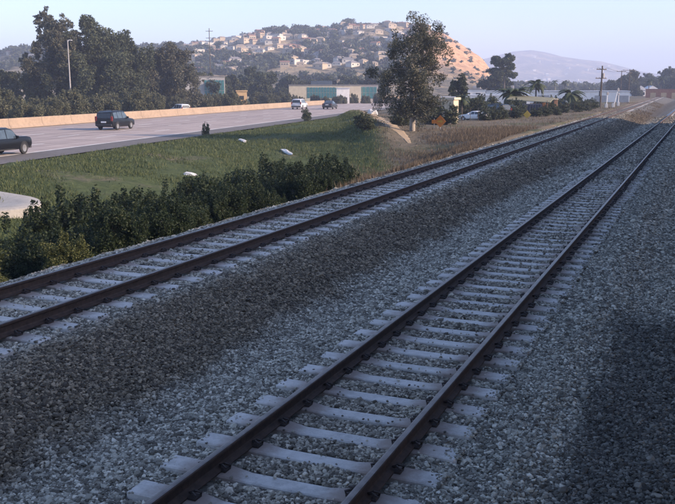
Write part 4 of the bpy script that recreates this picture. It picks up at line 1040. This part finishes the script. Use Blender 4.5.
p2 = T1(620, 262); utility_pole('utility_pole', 'left-hand pole of the distant twin power poles', (p2.x, p2.y, -0.5), 9.1, YAW+0.2, [(8.8, 3.0)], 'distant twin power poles')
p = T1(211, 300); utility_pole('utility_pole', 'tall thin power pole rising above the trees before the hill', (p.x, p.y, -0.9), zat(28, 300)+0.9, YAW, [(zat(31, 300)+0.9, 2.4), (zat(38, 300)+0.9, 2.4)])
def lamp_post():
    p = T1(72, 132, -0.9); t = tag(empty('lamp_post', p, YAW), 'tall pale lamp post in front of the big left trees', 'lamp post'); h = zat(40, 132)+0.9
    MB().tube([(0, 0, -0.2), (0, 0, h*0.5), (0, 0, h)], [0.12, 0.10, 0.07], 8).build('pole_shaft', M['grey_wall'], t, smooth=True)
    MB().bbox(-0.3, 0.3, -0.3, 0.3, -0.2, 0.35, 0.05).build('base', M['white_wall'], t)
    MB().tube([(0, 0, h-0.3), (-0.1, 0.9, h+0.05), (-0.1, 1.9, h+0.12)], [0.05, 0.045, 0.04], 6).build('arm', M['galv'], t)
    MB().bbox(-0.25, 0.05, 1.7, 2.4, h+0.04, h+0.16, 0.05).build('lamp_head', M['galv'], t)
lamp_post()
# pale crossing-signal masts beside the utility pole
for px, d, h, lab, tilt in [(606, 148, 2.7, 'short pale mast left of two beside the tall utility pole', 0.05), (613, 150, 3.3, 'leaning pale gate arm right beside the tall utility pole', 0.22), (618, 165, 2.4, 'thin pale post right of the leaning gate arm', 0.0)]:
    p = T1(px, d); t = tag(empty('signal_mast', gl(p.x, p.y), YAW), lab, 'mast', 'pale masts beside the line')
    MB().tube([(0, 0, -0.2), (tilt*h, 0, h)], [0.09, 0.06], 8).build('mast_shaft', M['white_wall'], t)
    MB().bbox(-0.22, 0.22, -0.2, 0.2, -0.2, 0.7, 0.04).build('base_cabinet', M['galv'], t)
    MB().bbox(tilt*h-0.18, tilt*h+0.18, -0.1, 0.1, h*0.82, h*0.97, 0.03).build('signal_head', M['grey_wall'], t)
for a, b_, zz in ((U1, U2, 0.2),):
    pass
def wire(pa, pb, sag, label):
    pa, pb = Vector(pa), Vector(pb); P = []
    for i in range(15):
        t = i/14; q = pa.lerp(pb, t); q.z -= sag*4*t*(1-t); P.append(q)
    tag(MB().tube(P, 0.02, 4).build('power_line', M['wire']), label, 'wire', 'overhead power lines')
A = Vector(U1.location); B = Vector(U2.location)
for k, (dx, za, zb) in enumerate(((-0.9, zat(70, 150)+0.27, 9.36), (0.9, zat(70, 150)+0.27, 9.36))):
    ca = A + Vector((math.cos(YAW+0.35)*dx, math.sin(YAW+0.35)*dx, za)); cb = B + Vector((math.cos(YAW+.2)*dx*1.9, math.sin(YAW+.2)*dx*1.9, zb))
    wire(ca, cb, 0.7, ('left', 'right')[k] + ' overhead wire between the tall utility pole and the twin poles')

# ------------------------------------------------------------------ hill with houses, mountain
def noise2(X, Y, s, seed, octs=4):
    out = 0; a = 1.0
    for o in range(octs):
        out = out + a*wav(X, Y, s*(1.93**o), seed+o*1.7); a *= 0.52
    return out
HX = [-140, -60, 0, 40, 120, 190, 215, 240, 270, 300, 330, 350, 370, 392, 430, 447, 460, 472, 482, 489, 493, 500, 512, 530]
HY = [58, 54, 53, 50, 48, 45, 42, 38, 33, 30, 28, 24.5, 27, 27, 30, 36, 44, 52, 60, 68, 76, 84, 87, 90]
R0, R1, R2 = 400.0, 720.0, 1150.0
def hill_h(px, d):
    ridge = (np.tan(np.arctan((CY - np.interp(px, HX, HY))/FPX) - PITCH))*R1 + CAM.z
    prof = np.where(d < R1, ss(R0-60, R1+40, d)**0.85, 1.0*ss(R2, R1-20, d))
    x = px*1.1; 
    n_ = noise2(np.asarray(px, float)*1.0, np.asarray(d, float), 0.035, 0.4)
    return -0.9 + np.maximum(ridge+0.9, 0)*prof*(1 + 0.10*n_*np.sin(np.pi*np.clip((d-R0)/(R1-R0), 0, 1))) + 0.5*n_*prof
pxs = np.arange(-140, 531, 3.0); ds = np.concatenate([np.arange(R0-80, R1, 8.0), np.arange(R1, R2+1, 25.0)])
V = []; 
for d in ds:
    hz = hill_h(pxs, np.full_like(pxs, d))
    for px, z in zip(pxs, hz):
        p = T1(px, d, 0.0); V.append((p.x, p.y, z - (1.2 if d < R0-40 else 0)))
nx = len(pxs); i = np.arange(len(ds)-1)[:, None]*nx + np.arange(nx-1)[None, :]
me = np_mesh('hill', np.array(V), np.stack([i, i+1, i+nx+1, i+nx], -1).reshape(-1, 4)); me.polygons.foreach_set('use_smooth', [True]*len(me.polygons))
# bare sandstone on the steep end of the hill
PX = np.tile(pxs, len(ds)); DD = np.repeat(ds, nx)
sand = ss(420, 434, PX + 8*noise2(PX, DD, 0.06, 2.0, 3))*ss(520, 497, PX)*ss(440, 520, DD + 25*noise2(PX, DD, 0.09, 1.0, 2))
at_ = me.attributes.new('bare_sand', 'FLOAT', 'POINT'); at_.data.foreach_set('value', sand.astype(np.float32))
def hill_mat():
    m, N, L, b = mk('hill_scrub'); g_ = pos(N); P = g_.outputs['Position']
    n1 = noise(N, L, P, 0.02, 6, 0.7); n2 = noise(N, L, P, 0.15, 4, 0.7)
    c = ramp(N, L, n2, [(0.3, (0.06, 0.058, 0.036)), (0.55, (0.14, 0.12, 0.078)), (0.75, (0.26, 0.21, 0.14))])
    c = mix(N, L, smooth(N, L, n1, 0.48, 0.58), c, ramp(N, L, n2, [(0.3, (0.26, 0.20, 0.12)), (0.7, (0.40, 0.31, 0.19))]))
    a = N.new('ShaderNodeAttribute'); a.attribute_name = 'bare_sand'
    st = N.new('ShaderNodeMapping'); st.inputs['Scale'].default_value = (0.08, 0.08, 0.5); L.new(P, st.inputs[0])
    n3 = noise(N, L, st.outputs[0], 1.0, 5, 0.65)
    s = ramp(N, L, n3, [(0.3, (0.34, 0.19, 0.10)), (0.55, (0.52, 0.31, 0.17)), (0.75, (0.60, 0.42, 0.26))])
    L.new(mix(N, L, a.outputs['Fac'], c, s), b.inputs['Base Color']); b.inputs['Roughness'].default_value = 0.95; b.inputs['Specular IOR Level'].default_value = 0.1
    bump(N, L, n2, b, 0.7, 3.0)
    return m
M['hill'] = hill_mat()
tag(obj('hill', me, M['hill']), 'broad hillside of houses and scrub ending in a bare sandy bluff', kind='structure')

def mountain():
    MX = [380, 420, 470, 500, 512, 530, 545, 560, 580, 600, 620, 640, 660, 690, 730, 800]; MY = [88, 80, 62, 54, 51, 49.5, 52, 56, 59, 61, 66, 71, 74, 78, 82, 88]
    pxs = np.arange(380, 801, 4.0); ds = np.arange(2300, 3701, 50.0); V = []
    for d in ds:
        ridge = np.tan(np.arctan((CY - np.interp(pxs, MX, MY))/FPX) - PITCH)*3000 + CAM.z
        prof = np.where(d < 3000, ss(2300, 3050, d), ss(3700, 2980, d))
        n_ = noise2(pxs*1.6, np.full_like(pxs, d*0.25), 0.045, 1.1)
        for px, z in zip(pxs, -0.9 + np.maximum(ridge, 0)*prof*(1+0.09*n_*math.sin(math.pi*min(1, max(0, (d-2300)/700))))): p = T1(px, d, 0); V.append((p.x, p.y, z))
    nx = len(pxs); i = np.arange(len(ds)-1)[:, None]*nx + np.arange(nx-1)[None, :]
    me = np_mesh('mountain', np.array(V), np.stack([i, i+1, i+nx+1, i+nx], -1).reshape(-1, 4)); me.polygons.foreach_set('use_smooth', [True]*len(me.polygons))
    tag(obj('mountain', me, M['hill']), 'hazy blue mountain behind the warehouse on the right', kind='structure')
mountain()

# houses on the hillside
def house_kind(w, dep, h, roofkind, wallm, roofm, seed):
    wall = MB().box(-w/2, w/2, 0, dep, -3.0, h).mesh('wall'); wall.materials.append(M[wallm])
    e = 0.5; rh = w*0.16
    if roofkind == 'hip':
        V = [(-w/2-e, -e, h), (w/2+e, -e, h), (w/2+e, dep+e, h), (-w/2-e, dep+e, h), (-w/4, dep/2, h+rh), (w/4, dep/2, h+rh)]
        F = [(0, 1, 5, 4), (2, 3, 4, 5), (1, 2, 5), (3, 0, 4), (3, 2, 1, 0)]
        rf = MB().add(V, F).mesh('roof')
    elif roofkind == 'gable':
        V = [(-w/2-e, -e, h), (w/2+e, -e, h), (w/2+e, dep+e, h), (-w/2-e, dep+e, h), (-w/2-e, dep/2, h+rh), (w/2+e, dep/2, h+rh)]
        F = [(0, 1, 5, 4), (2, 3, 4, 5), (1, 2, 5), (3, 0, 4), (3, 2, 1, 0)]
        rf = MB().add(V, F).mesh('roof')
    else: rf = MB().box(-w/2-0.3, w/2+0.3, -0.3, dep+0.3, h+0.003, h+0.4).mesh('roof')
    rf.materials.append(M[roofm])
    wm = MB().box(-0.9, 0.9, -0.08, 0.02, -0.7, 0.7).mesh('window'); wm.materials.append(M['glass'])
    return wall, rf, wm, w, h
M['house_white'] = simple('hillside_white_stucco', (0.50, 0.46, 0.40), 0.9, 0.2, 0.12); M['house_tan'] = simple('hillside_tan_stucco', (0.42, 0.34, 0.25), 0.9, 0.2, 0.12)
HK = [house_kind(14, 9, 4.2, 'hip', 'house_white', 'roof_grey', 1), house_kind(11, 9, 6.2, 'gable', 'house_tan', 'roof_tile', 2), house_kind(16, 10, 4.6, 'flat', 'house_white', 'metal_roof', 3), house_kind(13, 9, 5.6, 'hip', 'house_tan', 'roof_tan', 4)]
HL = ['white hillside house with grey hipped roof', 'cream hillside house with red gable roof', 'white flat-roofed hillside house', 'cream hillside house with tan hipped roof']
rng = random.Random(17); placed = []
def house(px, d, k, where):
    z = float(hill_h(np.array([px]), np.array([d]))[0]); p = T1(px, d, 0)
    wall, rf, wm, w, h = HK[k]
    t = tag(empty('hillside_house', (p.x, p.y, z+0.2), facing(px)+rng.uniform(-0.7, 0.9)), HL[k] + ' ' + where, 'house', 'hillside houses of this kind ' + where)
    s = rng.uniform(0.31, 0.52); t.scale = (s, s, s*rng.uniform(0.9, 1.1))
    obj('wall', wall, None, t); obj('roof', rf, None, t)
    if d > 640: return
    for x in ((-0.3, 0.28) if k != 1 else (-0.28, 0.0, 0.28)):
        o = obj('window', wm, None, t); o.location = (x*w, 0, h*0.55)
tries = 0
while len(placed) < 380 and tries < 6000:
    tries += 1
    px = rng.uniform(175, 424); d = 470 + 250*rng.random()**0.8
    if px > 412 and d < 610: continue
    if all((px-a)**2 + ((d-b_)*0.32)**2 > 5.0**2 for a, b_ in placed):
        placed.append((px, d))
        if math.sin(px*0.05+d*0.013)*math.sin(d*0.031+1) < -0.55: continue     # wooded gullies without houses
        side = ' left of the power pole' if px < 211 else ' above the tan hut' if px < 280 else ' above the teal buildings' if px < 378 else ' behind the big eucalyptus'
        where = 'on the upper slope' if d > 650 else 'on the middle slope' if d > 560 else 'on the lower slope'
        house(px, d, rng.choice((0, 1, 2, 3, 3, 0)), where + side)
for px in (-4, 6, 14, 23, 31): house(px + rng.uniform(-2, 2), rng.uniform(560, 640), rng.choice((0, 1, 3)), 'at the far left edge')

# woods on the hillside read as one mass
def hill_woods():
    g = np.random.default_rng(9); n = 2300
    px = g.uniform(-40, 424, n); d = 420 + 300*g.random(n)**0.9
    keep = (np.sin(px*0.045+d*0.02)+np.sin(d*0.05-px*0.02)+g.normal(0, 0.7, n)) > -0.1
    px, d = px[keep], d[keep]; z = hill_h(px, d); cl = []
    for a, b_, c in zip(px, d, z):
        p = T1(a, b_, 0); r = g.uniform(1.5, 3.9); cl.append(((p.x, p.y, c+r*0.55), (r, r, r*0.8)))
    # scattered trees along the ridge, breaking the skyline
    for a in g.uniform(150, 426, 80):
        b_ = R1 + g.uniform(-25, 20); p = T1(a, b_, 0); r = g.uniform(1.2, 2.8); cl.append(((p.x, p.y, float(hill_h(np.array([a]), np.array([b_]))[0])+r*0.6), (r, r, r*0.8)))
    p = T1(350, R1, 0); r = 3.6; cl.append(((p.x, p.y, float(hill_h(np.array([350.]), np.array([R1]))[0])+1.8), (r*1.6, r, r*0.9)))
    cen = crown_pts(cl, 14, g); V, F = leaf_quads(cen, 0.95, 0.5, g)
    return np_mesh('hillside_woods', V, F)
tag(obj('hillside_woods', hill_woods(), M['leaf_dark']), 'dark trees and bushes scattered over the hillside between houses', 'woods', kind='stuff')
def bluff_scrub():
    g = np.random.default_rng(19); cl = []
    for k in range(60):
        a = g.uniform(440, 500); b_ = g.uniform(440, 690); p = T1(a, b_, 0); r = g.uniform(0.8, 2.2)
        if a > 486 and b_ > 600: continue
        cl.append(((p.x, p.y, float(hill_h(np.array([a]), np.array([b_]))[0])+r*0.5), (r, r, r*0.7)))
    cen = crown_pts(cl, 16, g); V, F = leaf_quads(cen, 0.7, 0.4, g); return np_mesh('bluff_scrub', V, F)
tag(obj('bluff_scrub', bluff_scrub(), M['leaf_olive']), 'sparse dark scrub dotted over the sandy bluff', 'scrub', kind='stuff')
# far belt of trees under the mountain
def far_woods():
    g = np.random.default_rng(29); cl = []
    for k in range(420):
        a = g.uniform(485, 760); b_ = g.uniform(520, 900); p = T1(a, b_, -0.5); r = g.uniform(2.5, 4.5); cl.append(((p.x, p.y, g.uniform(1.0, 4.2)), (r*1.3, r, r)))
    cen = crown_pts(cl, 12, g); V, F = leaf_quads(cen, 1.1, 0.6, g); return np_mesh('far_woods', V, F)
tag(obj('far_woods', far_woods(), M['leaf_dark']), 'distant belt of trees between the warehouse and the mountain', 'woods', kind='stuff')
def mountain_houses():
    r2 = random.Random(31)
    for k in range(26):
        px = r2.uniform(515, 610); d = r2.uniform(2450, 2850); p = T1(px, d, 0)
        ridge = zat(float(np.interp(px, [500, 512, 530, 545, 560, 580, 600, 620], [54, 51, 49.5, 52, 56, 59, 61, 66])), 3000)
        z = -0.9 + ridge*float(ss(2300, 3050, d))
        t = tag(empty('mountain_house', (p.x, p.y, z+1.5), facing(px)+r2.uniform(-.4, .8)), 'tiny pale house on the hazy mountain slope', 'house', 'houses on the hazy mountain'); t.scale = (0.62, 0.62, 0.8)
        obj('wall', HK[2][0], None, t); obj('roof', HK[2][1], None, t)
mountain_houses()

# ------------------------------------------------------------------ the train this view is taken from: a real train on its own track, its shadow lies over the line
def carriage(y0, k):
    t = tag(empty('train_carriage', (2.3, y0, 0.0)), f'silver passenger carriage of the train on the track right of the viewer, {("last", "fourth from front", "third from front", "second from front", "leading")[k]}', 'train', 'carriages of the train')
    L_ = 25.0; hw = 1.5
    prof = [(1.42, 0.35), (hw, 0.7), (hw, 3.9), (1.35, 4.45), (0.9, 4.75), (0, 4.85)]
    ring = [(a, z) for a, z in prof] + [(-a, z) for a, z in reversed(prof[:-1])]
    n = len(ring); V = [(a, 0.0, z) for a, z in ring] + [(a, L_, z) for a, z in ring]
    F = [tuple(range(n)), tuple(reversed(range(n, 2*n)))] + [(i, n+i, n+(i+1) % n, (i+1) % n) for i in range(n)]
    MB().add(V, F).build('body', M['train_body'], t, smooth=True, ang=30)
    for sgn in (-1, 1):
        MB().box(sgn*1.5-0.012, sgn*1.5+0.012, 0.6, L_-0.6, 2.25, 2.5).build('stripe', M['train_stripe'], t)
        for i in range(9):
            MB().bbox(sgn*1.5-0.02, sgn*1.5+0.02, 1.6+i*2.45, 3.3+i*2.45, 2.75, 3.6, 0.015).build('window', M['glass'], t)
    for yy in (3.2, L_-3.2):
        bg = MB().box(-1.1, 1.1, yy-1.5, yy+1.5, 0.22, 0.62).build('bogie', M['rust'], t)
        for dy in (-1.05, 1.05):
            for sgn in (-1, 1): MB().tube([(sgn*0.69, yy+dy, 0.30), (sgn*0.82, yy+dy, 0.30)], 0.42, 16).build('wheel', M['rust'], bg)
    MB().box(-1.46, 1.46, L_-0.05, L_+0.35, 0.6, 4.5).build('gangway_sun_block', M['trim'], t)  # unseen filler between carriages, made full width to stop streaks of sun
for k in range(5): carriage(-32.0 + 25.3*k, k)

# ------------------------------------------------------------------ haze
def haze():
    m = bpy.data.materials.new('haze_air'); m.use_nodes = True; N, L = m.node_tree.nodes, m.node_tree.links
    N.remove(N['Principled BSDF']); v = N.new('ShaderNodeVolumePrincipled')
    v.inputs['Color'].default_value = (0.64, 0.74, 1.0, 1); v.inputs['Density'].default_value = HAZE_DENSITY; v.inputs['Anisotropy'].default_value = 0.0
    L.new(v.outputs[0], N['Material Output'].inputs['Volume'])
    o = MB().box(-4400, 4400, -4400, 4400, -5.0, 165.0).build('haze', m); tag(o, 'thin bluish haze filling the air over the whole valley', kind='stuff')
haze()
